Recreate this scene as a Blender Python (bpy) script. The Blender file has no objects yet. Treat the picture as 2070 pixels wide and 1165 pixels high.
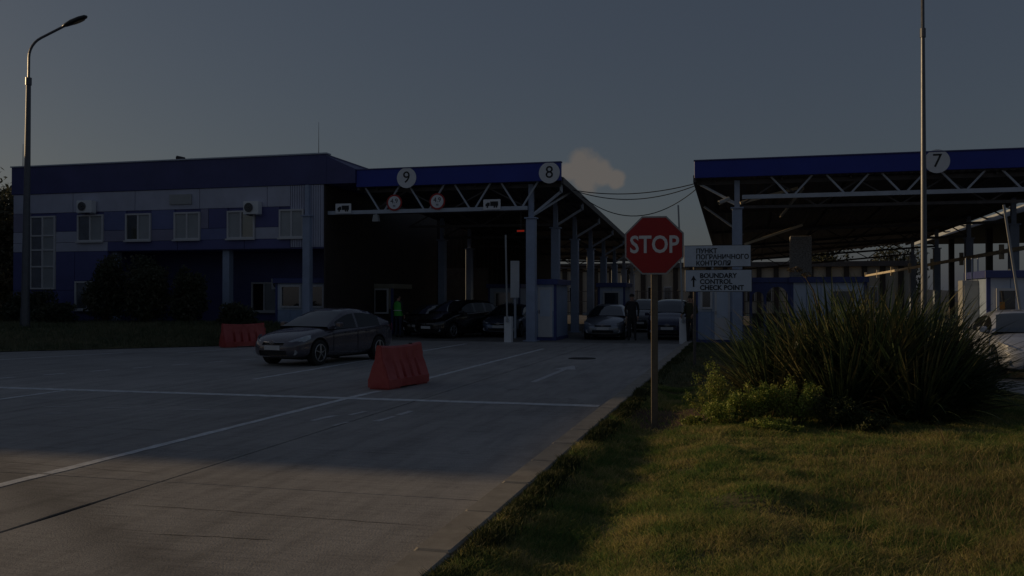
import bpy, bmesh, math, random
import numpy as np
from mathutils import Vector, Matrix, noise
random.seed(7); rng = np.random.default_rng(7)
R = math.radians
scene = bpy.context.scene
col = scene.collection

# ------------------------------------------------------------------ camera
CAM_Z = 1.6
cam_d = bpy.data.cameras.new('camera'); cam = bpy.data.objects.new('camera', cam_d); col.objects.link(cam)
cam.location = (0, 0, CAM_Z); cam.rotation_euler = (R(90 + 0.62), 0, R(14.51))
cam_d.sensor_width = 36; cam_d.lens = 31.3; cam_d.clip_end = 6000; cam_d.clip_start = 0.05
scene.camera = cam

# ------------------------------------------------------------------ sky + sun
SUN_EL = 12.0
SUN_DIR = Vector((-1.0, 0.08, 0)).normalized()           # horizontal direction towards the sun
world = bpy.data.worlds.new("World"); scene.world = world; world.use_nodes = True
wn = world.node_tree.nodes; wl = world.node_tree.links; wn.clear()
sky = wn.new('ShaderNodeTexSky'); sky.sky_type = 'NISHITA'; sky.sun_disc = False
sky.sun_elevation = R(SUN_EL); sky.sun_rotation = math.atan2(SUN_DIR.x, SUN_DIR.y)
sky.air_density = 1.0; sky.dust_density = 1.6; sky.ozone_density = 1.0
hs = wn.new('ShaderNodeHueSaturation'); hs.inputs['Saturation'].default_value = 0.9
wl.new(sky.outputs[0], hs.inputs['Color'])
sky_lift = wn.new('ShaderNodeMix'); sky_lift.data_type = 'RGBA'; sky_lift.inputs['Factor'].default_value = .5     # constant blue mixed in to even the sky and lift ambient light
wl.new(hs.outputs[0], sky_lift.inputs[6]); sky_lift.inputs[7].default_value = (1.62, 1.98, 2.95, 1)
tc = wn.new('ShaderNodeTexCoord')
nz = wn.new('ShaderNodeTexNoise'); nz.inputs['Scale'].default_value = 38; nz.inputs['Detail'].default_value = 5
wl.new(tc.outputs['Generated'], nz.inputs['Vector'])
# one small cumulus low in the sky, as lobes given by direction
def sky_dir(px, py):
    a = R(14.51); l = (px - 1035) / 1800; u = (602 - py) / 1800
    v = Vector((l * math.cos(a) - math.sin(a), l * math.sin(a) + math.cos(a), u)); return v.normalized()
prev = None
for px, py, r in [(1174, 326, .0150), (1190, 342, .017), (1216, 352, .015), (1244, 362, .011), (1158, 345, .012), (1184, 366, .015)]:
    vd = wn.new('ShaderNodeVectorMath'); vd.operation = 'DISTANCE'; vd.inputs[1].default_value = sky_dir(px, py)
    nv = wn.new('ShaderNodeVectorMath'); nv.operation = 'NORMALIZE'; wl.new(tc.outputs['Generated'], nv.inputs[0])
    wl.new(nv.outputs[0], vd.inputs[0])
    dv = wn.new('ShaderNodeMath'); dv.operation = 'DIVIDE'; dv.inputs[1].default_value = r; wl.new(vd.outputs['Value'], dv.inputs[0])
    if prev is None: prev = dv
    else:
        mn = wn.new('ShaderNodeMath'); mn.operation = 'SMOOTH_MIN'; mn.inputs[2].default_value = .15
        wl.new(prev.outputs[0], mn.inputs[0]); wl.new(dv.outputs[0], mn.inputs[1]); prev = mn
ad = wn.new('ShaderNodeMath'); ad.operation = 'MULTIPLY_ADD'; ad.inputs[1].default_value = 1.6; wl.new(nz.outputs['Fac'], ad.inputs[0])
wl.new(prev.outputs[0], ad.inputs[2])
mr = wn.new('ShaderNodeMapRange'); mr.interpolation_type = 'SMOOTHSTEP'; mr.inputs['From Min'].default_value = 2.05; mr.inputs['From Max'].default_value = 1.45
mr.inputs['To Max'].default_value = .75
wl.new(ad.outputs[0], mr.inputs['Value'])
mxc = wn.new('ShaderNodeMix'); mxc.data_type = 'RGBA'; wl.new(mr.outputs[0], mxc.inputs['Factor'])
wl.new(sky_lift.outputs[2], mxc.inputs[6]); mxc.inputs[7].default_value = (4.3, 3.75, 3.3, 1)
CLOUD_MIX = mxc
bg = wn.new('ShaderNodeBackground'); bg.inputs['Strength'].default_value = 0.082
wl.new(mxc.outputs[2], bg.inputs['Color'])
wo = wn.new('ShaderNodeOutputWorld'); wl.new(bg.outputs[0], wo.inputs['Surface'])

sd = bpy.data.lights.new('sun', 'SUN'); sd.energy = 4.6; sd.angle = R(1.0); sd.color = (1.0, 0.70, 0.36)
sun = bpy.data.objects.new('sun', sd); col.objects.link(sun)
to_sun = Vector((SUN_DIR.x * math.cos(R(SUN_EL)), SUN_DIR.y * math.cos(R(SUN_EL)), math.sin(R(SUN_EL))))
sun.rotation_euler = to_sun.to_track_quat('Z', 'Y').to_euler(); sun.location = (-20, 5, 30)

vs = scene.view_settings
vs.view_transform = 'Standard'; vs.look = 'None'; vs.gamma = 1; vs.use_curve_mapping = False
vs.exposure = -1.5
scene.render.film_transparent = False
scene.cycles.max_bounces = 6

# ------------------------------------------------------------------ materials
def mat(name, c, rough=.7, metal=0., var=.12, scale=3., bump=0., bscale=40., stretch=(1, 1, 1), c2=None, coat=0., spec=.5, rvar=.1):
    m = bpy.data.materials.new(name); m.use_nodes = True
    n = m.node_tree.nodes; l = m.node_tree.links; b = n['Principled BSDF']
    b.inputs['Metallic'].default_value = metal; b.inputs['Coat Weight'].default_value = coat; b.inputs['Coat Roughness'].default_value = .05
    b.inputs['Specular IOR Level'].default_value = spec
    g = n.new('ShaderNodeNewGeometry'); mp = n.new('ShaderNodeMapping'); mp.inputs['Scale'].default_value = stretch
    l.new(g.outputs['Position'], mp.inputs['Vector'])
    t = n.new('ShaderNodeTexNoise'); t.inputs['Scale'].default_value = scale; t.inputs['Detail'].default_value = 6; t.inputs['Roughness'].default_value = .65
    l.new(mp.outputs[0], t.inputs['Vector'])
    r = n.new('ShaderNodeValToRGB'); r.color_ramp.elements[0].position = .3; r.color_ramp.elements[1].position = .7
    a = [max(0, v * (1 - var)) for v in c]; d = list(c2) if c2 else [min(1, v * (1 + var)) for v in c]
    r.color_ramp.elements[0].color = (*a, 1); r.color_ramp.elements[1].color = (*d, 1)
    l.new(t.outputs['Fac'], r.inputs[0]); l.new(r.outputs[0], b.inputs['Base Color'])
    rm = n.new('ShaderNodeMapRange'); rm.inputs['To Min'].default_value = max(0, rough - rvar); rm.inputs['To Max'].default_value = min(1, rough + rvar)
    l.new(t.outputs['Fac'], rm.inputs['Value']); l.new(rm.outputs[0], b.inputs['Roughness'])
    if bump:
        t2 = n.new('ShaderNodeTexNoise'); t2.inputs['Scale'].default_value = bscale; t2.inputs['Detail'].default_value = 4
        l.new(mp.outputs[0], t2.inputs['Vector'])
        bp = n.new('ShaderNodeBump'); bp.inputs['Strength'].default_value = bump; bp.inputs['Distance'].default_value = .02
        l.new(t2.outputs['Fac'], bp.inputs['Height']); l.new(bp.outputs[0], b.inputs['Normal'])
    return m

def glass(name, c=(.02, .025, .03), rough=.06):
    m = mat(name, c, rough=rough, var=.3, scale=1.5, spec=.8, rvar=.03); m.node_tree.nodes['Principled BSDF'].inputs['IOR'].default_value = 1.9; return m

M = {}
M['navy'] = mat('navy_fascia', (.035, .055, .34), .45, var=.12, scale=.8, spec=.35)
M['navy_dark'] = mat('dark_navy_roof_band', (.085, .09, .22), .5, var=.15, scale=.8, spec=.3)
M['blue_panel'] = mat('ultramarine_panel', (.105, .112, .29), .5, var=.12, scale=1.2)
M['blue_mid'] = mat('mid_blue_panel', (.16, .185, .38), .5, var=.12, scale=1.2)
M['violet'] = mat('violet_grey_panel', (.27, .26, .38), .5, var=.1, scale=1.2)
M['pale_panel'] = mat('pale_grey_panel', (0.495, 0.510, 0.630), .5, var=.1, scale=1.2)
M['white_panel'] = mat('white_booth_panel', (.55, .62, .74), .5, var=.08, scale=2)
M['booth_blue'] = mat('booth_blue_trim', (.06, .08, .24), .45, var=.15)
M['booth_grey'] = mat('booth_grey_blue_panel', (0.325, 0.416, 0.585), .5, var=.1)
M['frame_white'] = mat('white_window_frame', (.62, .62, .64), .4, var=.06)
M['glass'] = glass('window_glass', (.10, .11, .13))
M['glass_dark'] = glass('dark_glass', (.015, .018, .02))
M['glass_side'] = mat('car_side_glass', (.014, .016, .02), .05, var=.1, spec=.5)
M['glass_car'] = glass('car_glass', (.03, .036, .042), .03)
M['curtain'] = mat('pale_window_blind', (.36, .38, .40), .35, var=.12, scale=.9, spec=.7)
M['steel'] = mat('painted_grey_steel', (0.480, 0.528, 0.608), .45, var=.12, scale=2)
M['steel_col'] = mat('blue_grey_column_paint', (0.336, 0.400, 0.544), .5, var=.12, scale=2, bump=.1)
M['steel_dark'] = mat('dark_rusty_steel', (.09, .08, .08), .6, var=.3, scale=4)
M['galv'] = mat('galvanised_pole', (.115, .122, .145), .4, .35, var=.15, scale=6)
M['lamp_dark'] = mat('dark_lamp_head', (.06, .065, .07), .4, .3)
M['lamp_lens'] = mat('lamp_lens', (.35, .28, .2), .15)
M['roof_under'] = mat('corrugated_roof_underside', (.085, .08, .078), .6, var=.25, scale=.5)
M['black'] = mat('black_rubber', (.016, .016, .017), .75, var=.2)
M['blackpaint'] = mat('black_plastic', (.02, .02, .022), .4)
M['concrete_dark'] = mat('joint_filler', (.035, .033, .032), .9, var=.3)
M['kerb'] = mat('kerb_concrete', (.33, .305, .265), .9, var=.22, scale=5, bump=.2, bscale=140)
M['paint_white'] = mat('worn_white_road_paint', (0.684, 0.703, 0.722), .7, var=.3, scale=7, bump=.3, bscale=60)
M['paint_faint'] = mat('faded_road_paint', (.56, .56, .57), .75, var=.25, scale=9)
M['red_plastic'] = mat('red_plastic', (.46, .045, .04), .42, var=.2, c2=(.52, .10, .09), scale=3, bump=.12, bscale=14)
M['red_paint'] = mat('stop_red', (.40, .016, .018), .42, var=.08, scale=5)
M['sign_white'] = mat('sign_white', (0.770, 0.784, 0.812), .45, var=.06)
M['sign_grey'] = mat('sign_back_grey', (.38, .39, .40), .5, var=.08)
M['sign_blue_white'] = mat('direction_sign_face', (0.600, 0.660, 0.750), .5, var=.08, scale=5)
M['black_text'] = mat('black_lettering', (.02, .02, .022), .6)
M['pole_brown'] = mat('brown_grey_post', (.15, .12, .09), .6, var=.25, scale=9, bump=.2)
M['chrome'] = mat('chrome', (.5, .5, .52), .18, 1.0, var=.05)
M['rim'] = mat('alloy_rim', (.42, .43, .45), .3, .75, var=.1)
M['plate_white'] = mat('number_plate_white', (.6, .6, .6), .4)
M['headlight'] = mat('headlight_glass', (.42, .44, .48), .1, .35, var=.3, scale=14, spec=.9)
M['car_grey'] = mat('dark_violet_grey_car_paint', (.105, .095, .115), .26, .35, var=.06, coat=1.)
M['car_black'] = mat('black_car_paint', (.012, .012, .014), .28, .1, coat=1.)
M['car_navy'] = mat('navy_car_paint', (.015, .02, .07), .28, .2, coat=1.)
M['car_silver'] = mat('silver_car_paint', (.26, .28, .32), .32, .5, coat=1.)
M['car_bluesilver'] = mat('blue_silver_car_paint', (.13, .17, .26), .32, .5, coat=1.)
M['car_white'] = mat('white_car_paint', (.40, .44, .54), .35, 0, coat=1.)
M['skin'] = mat('skin', (.42, .25, .18), .6)
M['hair'] = mat('dark_hair', (.02, .015, .012), .7)
M['cloth_dark'] = mat('dark_cloth', (.03, .03, .035), .9, bump=.3)
M['cloth_brown'] = mat('brown_camouflage_cloth', (.10, .075, .045), .9, var=.5, scale=14, c2=(.05, .06, .03))
M['cloth_jeans'] = mat('dark_jeans', (.03, .04, .07), .9)
M['hivis'] = mat('green_high_visibility_cloth', (.07, .42, .06), .7, var=.15)
M['far_wall'] = mat('cream_render', (.50, .45, .37), .9, var=.12, scale=.6)
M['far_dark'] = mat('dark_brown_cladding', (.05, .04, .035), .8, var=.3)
M['pebble'] = mat('pebbledash', (.36, .34, .33), .95, var=.6, scale=18, bump=.8, bscale=30)
M['iron'] = mat('cast_iron', (.03, .028, .026), .7, var=.3, bump=.4)
M['wood_orange'] = mat('orange_box_card', (.5, .22, .05), .7)
M['cream'] = mat('cream_kiosk_frame', (.3, .28, .22), .6)
M['roof_tile'] = mat('dark_house_roof', (.09, .06, .05), .8)
M['cable'] = mat('black_cable', (.02, .02, .02), .7)
M['beam_lit'] = mat('sunlit_tone_beam', (.74, .64, .48), .6, var=.1)  # warm sunlight on beam and braces put into the colour
M['orange_lens'] = mat('orange_lens', (.6, .2, .03), .2)

M['signal_red'] = mat('lit_red_signal', (.4, .02, .01), .5); _b = M['signal_red'].node_tree.nodes['Principled BSDF']; _b.inputs['Emission Color'].default_value = (1, .05, .02, 1); _b.inputs['Emission Strength'].default_value = .35
def leafmat(name, c1, c2, c3, scale=1.2, rough=.6, trans=.25):
    """leaf colour from the piece (random per island) and its place"""
    m = bpy.data.materials.new(name); m.use_nodes = True
    n = m.node_tree.nodes; l = m.node_tree.links; b = n['Principled BSDF']; b.inputs['Roughness'].default_value = rough
    b.inputs['Specular IOR Level'].default_value = .3
    g = n.new('ShaderNodeNewGeometry'); t = n.new('ShaderNodeTexNoise'); t.inputs['Scale'].default_value = scale; t.inputs['Detail'].default_value = 4
    l.new(g.outputs['Position'], t.inputs['Vector'])
    a = n.new('ShaderNodeMath'); a.operation = 'MULTIPLY_ADD'; a.inputs[1].default_value = .38; l.new(g.outputs['Random Per Island'], a.inputs[0])
    s = n.new('ShaderNodeMath'); s.operation = 'SUBTRACT'; s.inputs[1].default_value = .19; l.new(t.outputs['Fac'], s.inputs[0]); l.new(s.outputs[0], a.inputs[2])
    r = n.new('ShaderNodeValToRGB'); e = r.color_ramp.elements; e[0].position = .32; e[0].color = (*c1, 1); e[1].position = .72; e[1].color = (*c3, 1)
    x = e.new(.52); x.color = (*c2, 1)
    l.new(a.outputs[0], r.inputs[0]); l.new(r.outputs[0], b.inputs['Base Color'])
    tr = n.new('ShaderNodeBsdfTranslucent'); l.new(r.outputs[0], tr.inputs[0])
    mx = n.new('ShaderNodeMixShader'); mx.inputs[0].default_value = trans
    l.new(b.outputs[0], mx.inputs[1]); l.new(tr.outputs[0], mx.inputs[2]); l.new(mx.outputs[0], n['Material Output'].inputs[0])
    return m
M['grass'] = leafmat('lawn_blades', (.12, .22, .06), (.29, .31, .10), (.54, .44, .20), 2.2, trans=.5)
M['grass_shade'] = leafmat('shaded_grass_blades', (.09, .115, .065), (.14, .155, .085), (.20, .18, .11), .6)  # darker copy of the lawn blades, shade put into the colour
M['flax'] = leafmat('flax_leaf', (.04, .07, .04), (.075, .11, .055), (.20, .18, .09), 1.4, .33, .15)
M['flax_dead'] = leafmat('dry_flax_leaf', (.10, .08, .05), (.16, .12, .07), (.22, .17, .1), 2)
M['weed'] = leafmat('weed_leaf', (.15, .22, .04), (.27, .33, .07), (.40, .38, .11), 3)
M['weed_dark'] = leafmat('dark_weed_leaf', (.025, .045, .015), (.05, .07, .02), (.10, .10, .04), 3)  # weed leaves darkened, shade at the flax foot painted in
M['shrub'] = leafmat('shrub_leaf', (.06, .07, .045), (.085, .095, .06), (.12, .11, .075), .9)
M['bark'] = mat('bark', (.10, .08, .06), .9, var=.3, scale=8, bump=.5)
M['dry_grass'] = leafmat('dry_grass_stem', (.15, .12, .06), (.22, .18, .08), (.30, .24, .12), 3)

def lawnsoil():
    m = mat('lawn_soil', (.075, .085, .035), .95, var=.4, scale=2.5, c2=(.17, .15, .065), bump=.6, bscale=25)
    return m
M['soil'] = lawnsoil()
M['brown_soil'] = mat('brown_needle_litter', (.10, .05, .028), .95, var=.4, scale=12, c2=(.16, .10, .055), bump=.7, bscale=50)
M['terrain'] = mat('far_ground', (.05, .055, .03), .95, var=.3, scale=.1)
M['hill'] = mat('distant_hill', (.05, .065, .085), .95, var=.2, scale=.01)

def asphalt(name, base, dark, seed):
    """broom-finished concrete with stains, a diagonal dark band, sweep lines and fine aggregate"""
    m = bpy.data.materials.new(name); m.use_nodes = True
    n = m.node_tree.nodes; l = m.node_tree.links; b = n['Principled BSDF']
    g = n.new('ShaderNodeNewGeometry'); oi = n.new('ShaderNodeObjectInfo')
    def noise_(scale, st=(1, 1, 1), det=6, rough=.6, w=0):
        mp = n.new('ShaderNodeMapping'); mp.inputs['Scale'].default_value = st; mp.inputs['Location'].default_value = (seed + w, w, 0)
        l.new(g.outputs['Position'], mp.inputs[0]); t = n.new('ShaderNodeTexNoise'); t.inputs['Scale'].default_value = scale
        t.inputs['Detail'].default_value = det; t.inputs['Roughness'].default_value = rough; l.new(mp.outputs[0], t.inputs['Vector']); return t
    big = noise_(.35, (1, 1, 1), 5); fine = noise_(60, (1, 1, 1), 3); streak = noise_(6, (.25, 3, 1), 6, .7, 3); wear = noise_(1.6, (2.6, .35, 1), 6, .65, 9)
    brush = noise_(22, (.35, 5, 1), 4, .7, 21)
    r = n.new('ShaderNodeValToRGB'); r.color_ramp.elements[0].position = .33; r.color_ramp.elements[1].position = .66
    r.color_ramp.elements[0].color = (*dark, 1); r.color_ramp.elements[1].color = (*base, 1)
    l.new(big.outputs['Fac'], r.inputs[0])
    cur = r.outputs[0]
    def mul(src, fmin, fmax, lo, hi):
        nonlocal cur
        mr = n.new('ShaderNodeMapRange'); mr.inputs['From Min'].default_value = fmin; mr.inputs['From Max'].default_value = fmax
        mr.inputs['To Min'].default_value = lo; mr.inputs['To Max'].default_value = hi; l.new(src, mr.inputs['Value'])
        vm = n.new('ShaderNodeVectorMath'); vm.operation = 'SCALE'; l.new(cur, vm.inputs[0]); l.new(mr.outputs[0], vm.inputs['Scale']); cur = vm.outputs[0]
    mul(fine.outputs['Fac'], .3, .7, .82, 1.16); mul(streak.outputs['Fac'], .28, .55, .78, 1.04); mul(wear.outputs['Fac'], .34, .56, .8, 1.05)
    mul(brush.outputs['Fac'], .3, .7, .80, 1.16); mul(oi.outputs['Random'], 0, 1, .93, 1.07)
    sp = noise_(3.2, (1, 1, 1), 8, .8, 33); mul(sp.outputs['Fac'], .30, .37, .62, 1.0)
    # darker diagonal band crossing the near slab
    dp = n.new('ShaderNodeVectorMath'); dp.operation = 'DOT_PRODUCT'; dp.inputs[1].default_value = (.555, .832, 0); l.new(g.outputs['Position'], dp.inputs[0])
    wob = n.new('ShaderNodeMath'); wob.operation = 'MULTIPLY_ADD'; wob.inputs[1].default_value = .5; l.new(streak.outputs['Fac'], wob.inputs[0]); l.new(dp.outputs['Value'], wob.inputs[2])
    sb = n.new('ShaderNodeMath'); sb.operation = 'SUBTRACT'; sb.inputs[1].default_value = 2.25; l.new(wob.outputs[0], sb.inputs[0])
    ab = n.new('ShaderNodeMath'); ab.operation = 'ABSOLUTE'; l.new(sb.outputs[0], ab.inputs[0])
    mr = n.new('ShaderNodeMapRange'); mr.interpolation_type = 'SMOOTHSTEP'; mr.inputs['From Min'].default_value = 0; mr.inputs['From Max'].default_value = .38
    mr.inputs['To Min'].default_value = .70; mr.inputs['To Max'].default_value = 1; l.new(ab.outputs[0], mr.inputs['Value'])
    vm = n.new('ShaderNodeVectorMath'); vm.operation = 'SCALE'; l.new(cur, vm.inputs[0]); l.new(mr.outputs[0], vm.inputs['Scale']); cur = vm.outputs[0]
    oil = noise_(1.1, (1.4, .9, 1), 7, .75, 57); mul(oil.outputs['Fac'], .60, .68, 1.0, .74); patch = noise_(.16, (1, 1.6, 1), 2, .5, 71); mul(patch.outputs['Fac'], .42, .58, .90, 1.06)
    l.new(cur, b.inputs['Base Color']); b.inputs['Roughness'].default_value = .78; b.inputs['Specular IOR Level'].default_value = .35
    ma = n.new('ShaderNodeMath'); ma.operation = 'MULTIPLY_ADD'; ma.inputs[1].default_value = .6
    l.new(brush.outputs['Fac'], ma.inputs[0]); l.new(fine.outputs['Fac'], ma.inputs[2])
    bp = n.new('ShaderNodeBump'); bp.inputs['Strength'].default_value = .45; bp.inputs['Distance'].default_value = .012
    l.new(ma.outputs[0], bp.inputs['Height']); l.new(bp.outputs[0], b.inputs['Normal'])
    return m
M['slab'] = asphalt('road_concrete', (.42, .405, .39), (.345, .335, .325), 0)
M['slab_far'] = asphalt('road_concrete_under_canopy', (.24, .225, .21), (.18, .17, .16), 40)  # same concrete darkened, canopy shade put into the colour

# ------------------------------------------------------------------ helpers
class MB:
    def __init__(s): s.v = []; s.f = []; s.m = []
    def add(s, vs_, fs, mi=0):
        o = len(s.v); s.v += [tuple(p) for p in vs_]; s.f += [tuple(i + o for i in f) for f in fs]; s.m += [mi] * len(fs); return s
    def box(s, x0, x1, y0, y1, z0, z1, mi=0):
        return s.add([(x0, y0, z0), (x1, y0, z0), (x1, y1, z0), (x0, y1, z0), (x0, y0, z1), (x1, y0, z1), (x1, y1, z1), (x0, y1, z1)],
                     [(0, 3, 2, 1), (4, 5, 6, 7), (0, 1, 5, 4), (1, 2, 6, 5), (2, 3, 7, 6), (3, 0, 4, 7)], mi)
    def bbox(s, x0, x1, y0, y1, z0, z1, b=.01, mi=0):
        """box with chamfered upper and vertical edges"""
        def ring(z, i): return [(x0 + i + b, y0 + i, z), (x1 - i - b, y0 + i, z), (x1 - i, y0 + i + b, z), (x1 - i, y1 - i - b, z), (x1 - i - b, y1 - i, z), (x0 + i + b, y1 - i, z), (x0 + i, y1 - i - b, z), (x0 + i, y0 + i + b, z)]
        vs_ = ring(z0, 0) + ring(z1 - b, 0) + ring(z1, b)
        fs = [tuple(range(7, -1, -1)), tuple(range(16, 24))]
        for k in (0, 8):
            for i in range(8): j = (i + 1) % 8; fs.append((k + i, k + j, k + 8 + j, k + 8 + i))
        return s.add(vs_, fs, mi)
    def cyl(s, p0, p1, r0, r1=None, n=12, mi=0, caps=True):
        r1 = r0 if r1 is None else r1; p0 = Vector(p0); p1 = Vector(p1); d = (p1 - p0)
        q = d.to_track_quat('Z', 'Y'); vs_ = []
        for p, r in ((p0, r0), (p1, r1)):
            for i in range(n):
                a = 2 * math.pi * i / n; vs_.append(p + q @ Vector((r * math.cos(a), r * math.sin(a), 0)))
        fs = [(i, (i + 1) % n, n + (i + 1) % n, n + i) for i in range(n)]
        if caps: fs += [tuple(range(n - 1, -1, -1)), tuple(range(n, 2 * n))]
        return s.add(vs_, fs, mi)
    def bar(s, p0, p1, w, h=None, mi=0):
        """square section bar"""
        h = h or w; p0 = Vector(p0); p1 = Vector(p1); d = (p1 - p0).normalized(); up = Vector((0, 0, 1))
        if abs(d.dot(up)) > .99: up = Vector((0, 1, 0))
        x = d.cross(up).normalized(); z = x.cross(d); vs_ = []
        for p in (p0, p1):
            for a, b in ((-1, -1), (1, -1), (1, 1), (-1, 1)): vs_.append(p + x * a * w / 2 + z * b * h / 2)
        return s.add(vs_, [(0, 3, 2, 1), (4, 5, 6, 7), (0, 1, 5, 4), (1, 2, 6, 5), (2, 3, 7, 6), (3, 0, 4, 7)], mi)
    def tube(s, pts, rs, n=8, mi=0):
        pts = [Vector(p) for p in pts]
        if not hasattr(rs, '__len__'): rs = [rs] * len(pts)
        vs_ = []; up = Vector((0, 0, 1)); last = None
        for i, p in enumerate(pts):
            d = (pts[min(i + 1, len(pts) - 1)] - pts[max(i - 1, 0)]).normalized()
            if last is None:
                x = d.cross(up if abs(d.z) < .95 else Vector((0, 1, 0))).normalized()
            else:
                x = (last - d * last.dot(d)).normalized()
            last = x; y = d.cross(x)
            for k in range(n):
                a = 2 * math.pi * k / n; vs_.append(p + (x * math.cos(a) + y * math.sin(a)) * rs[i])
        fs = []
        for i in range(len(pts) - 1):
            for k in range(n): fs.append((i * n + k, i * n + (k + 1) % n, (i + 1) * n + (k + 1) % n, (i + 1) * n + k))
        fs += [tuple(range(n - 1, -1, -1)), tuple(range((len(pts) - 1) * n, len(pts) * n))]
        return s.add(vs_, fs, mi)
    def prism(s, poly, axis, a0, a1, mi=0):
        """poly of 2D points extruded along axis ('x','y','z')"""
        n = len(poly)
        def P(p, a): return {'x': (a, p[0], p[1]), 'y': (p[0], a, p[1]), 'z': (p[0], p[1], a)}[axis]
        vs_ = [P(p, a0) for p in poly] + [P(p, a1) for p in poly]
        return s.add(vs_, [tuple(range(n - 1, -1, -1)), tuple(range(n, 2 * n))] + [(i, (i + 1) % n, n + (i + 1) % n, n + i) for i in range(n)], mi)
    def build(s, name, mats, parent=None, smooth=False, kind=None, recalc=True):
        me = bpy.data.meshes.new(name); me.from_pydata(s.v, [], s.f)
        mats = mats if isinstance(mats, (list, tuple)) else [mats]
        for m_ in mats: me.materials.append(m_)
        me.polygons.foreach_set('material_index', s.m)
        if recalc:
            bm = bmesh.new(); bm.from_mesh(me); bmesh.ops.recalc_face_normals(bm, faces=bm.faces); bm.to_mesh(me); bm.free()
        if smooth: me.shade_smooth()
        return link(name, me, parent, kind)

def link(name, me, parent=None, kind=None, loc=None):
    o = bpy.data.objects.new(name, me); col.objects.link(o)
    if parent: o.parent = parent
    if kind: o['kind'] = kind
    if loc: o.location = loc
    return o
def thing(name, label, cat, loc=(0, 0, 0), rz=0, group=None):
    o = bpy.data.objects.new(name, None); col.objects.link(o); o.location = loc; o.rotation_euler = (0, 0, rz); o.empty_display_size = .3
    tag(o, label, cat, group); return o
def tag(o, label, cat, group=None):
    o['label'] = label; o['category'] = cat
    if group: o['group'] = group
    return o
def copy_tree(o, parent=None):
    c = o.copy(); col.objects.link(c); c.parent = parent
    for ch in list(o.children): copy_tree(ch, c)
    return c
def text(s, size, mat_, parent, loc, name='lettering', rot=(R(90), 0, 0), align='CENTER', extrude=.002, xscale=1., bold=0.):
    cu = bpy.data.curves.new(name, 'FONT'); cu.body = s; cu.size = size; cu.align_x = align; cu.align_y = 'CENTER'; cu.extrude = extrude; cu.offset = bold
    cu.resolution_u = 3
    o = bpy.data.objects.new(name, cu); col.objects.link(o)
    dg = bpy.context.evaluated_depsgraph_get(); me = bpy.data.meshes.new_from_object(o.evaluated_get(dg))
    bpy.data.objects.remove(o); bpy.data.curves.remove(cu)
    me.transform(Matrix.LocRotScale(Vector(loc), __import__('mathutils').Euler(rot), Vector((xscale, 1, 1))))
    me.materials.clear(); me.materials.append(mat_); me.name = name
    return link(name, me, parent)
def np_mesh(name, V, F, mats, parent=None, kind=None, smooth=False, nper=3, sizes=None):
    """fast mesh from numpy: F flat loop indices, all faces of nper corners (or sizes per face)"""
    me = bpy.data.meshes.new(name); me.vertices.add(len(V)); me.vertices.foreach_set('co', V.astype(np.float32).ravel())
    me.loops.add(len(F)); me.loops.foreach_set('vertex_index', F.astype(np.int32))
    if sizes is None: nf = len(F) // nper; st = np.arange(nf) * nper
    else: nf = len(sizes); st = np.concatenate([[0], np.cumsum(sizes)[:-1]])
    me.polygons.add(nf); me.polygons.foreach_set('loop_start', st.astype(np.int32))
    me.update(calc_edges=True); me.validate()
    for m_ in (mats if isinstance(mats, (list, tuple)) else [mats]): me.materials.append(m_)
    if smooth: me.shade_smooth()
    return link(name, me, parent, kind)

def grass_blades(name, X, Y, Z, H, W, mat_, parent=None, kind='stuff', lean=.5):
    n = len(X); a = rng.uniform(0, 2 * np.pi, n); ca, sa = np.cos(a), np.sin(a)
    b = rng.uniform(0, 2 * np.pi, n); L = rng.uniform(.1, 1, n) * lean * H; lx, ly = np.cos(b) * L, np.sin(b) * L
    V = np.zeros((n, 5, 3))
    V[:, 0] = np.stack([X - ca * W, Y - sa * W, Z], 1); V[:, 1] = np.stack([X + ca * W, Y + sa * W, Z], 1)
    V[:, 2] = np.stack([X + ca * W * .8 + lx * .35, Y + sa * W * .8 + ly * .35, Z + H * .6], 1)
    V[:, 3] = np.stack([X - ca * W * .8 + lx * .35, Y - sa * W * .8 + ly * .35, Z + H * .6], 1)
    V[:, 4] = np.stack([X + lx, Y + ly, Z + H], 1)
    base = (np.arange(n) * 5)[:, None]; F = base + np.array([[0, 1, 2, 0, 2, 3, 3, 2, 4]])
    return np_mesh(name, V.reshape(-1, 3), F.ravel(), mat_, parent, kind)

def leaves_mesh(name, blobs, n, size, mat_, parent=None, kind='stuff', surf=.55, flat=0.):
    """leaf clumps: small folded leaf faces scattered in ellipsoids (cx,cy,cz,rx,ry,rz)"""
    B = np.array(blobs); vol = B[:, 3] * B[:, 4] * B[:, 5]; idx = rng.choice(len(B), n, p=vol / vol.sum()); c = B[idx]
    d = rng.normal(size=(n, 3)); d /= np.linalg.norm(d, axis=1)[:, None]
    r = surf + (1 - surf) * rng.uniform(0, 1, n) ** .7; r *= 1 + .22 * np.sin(d[:, 0] * 7 + idx) * np.cos(d[:, 2] * 6 + idx * 2) + rng.normal(0, .07, n)
    P = c[:, :3] + d * r[:, None] * c[:, 3:6]
    u = rng.normal(size=(n, 3)); u[:, 2] *= (1 - flat); u /= np.linalg.norm(u, axis=1)[:, None]; w = np.cross(u, rng.normal(size=(n, 3))); w /= np.linalg.norm(w, axis=1)[:, None]
    s = (size * rng.uniform(.6, 1.4, n))[:, None]
    V = np.stack([P - u * s, P + w * s * .4, P + u * s, P - w * s * .4], 1)
    F = (np.arange(n) * 4)[:, None] + np.array([[0, 1, 2, 0, 2, 3]])
    return np_mesh(name, V.reshape(-1, 3), F.ravel(), mat_, parent, kind)

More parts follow.
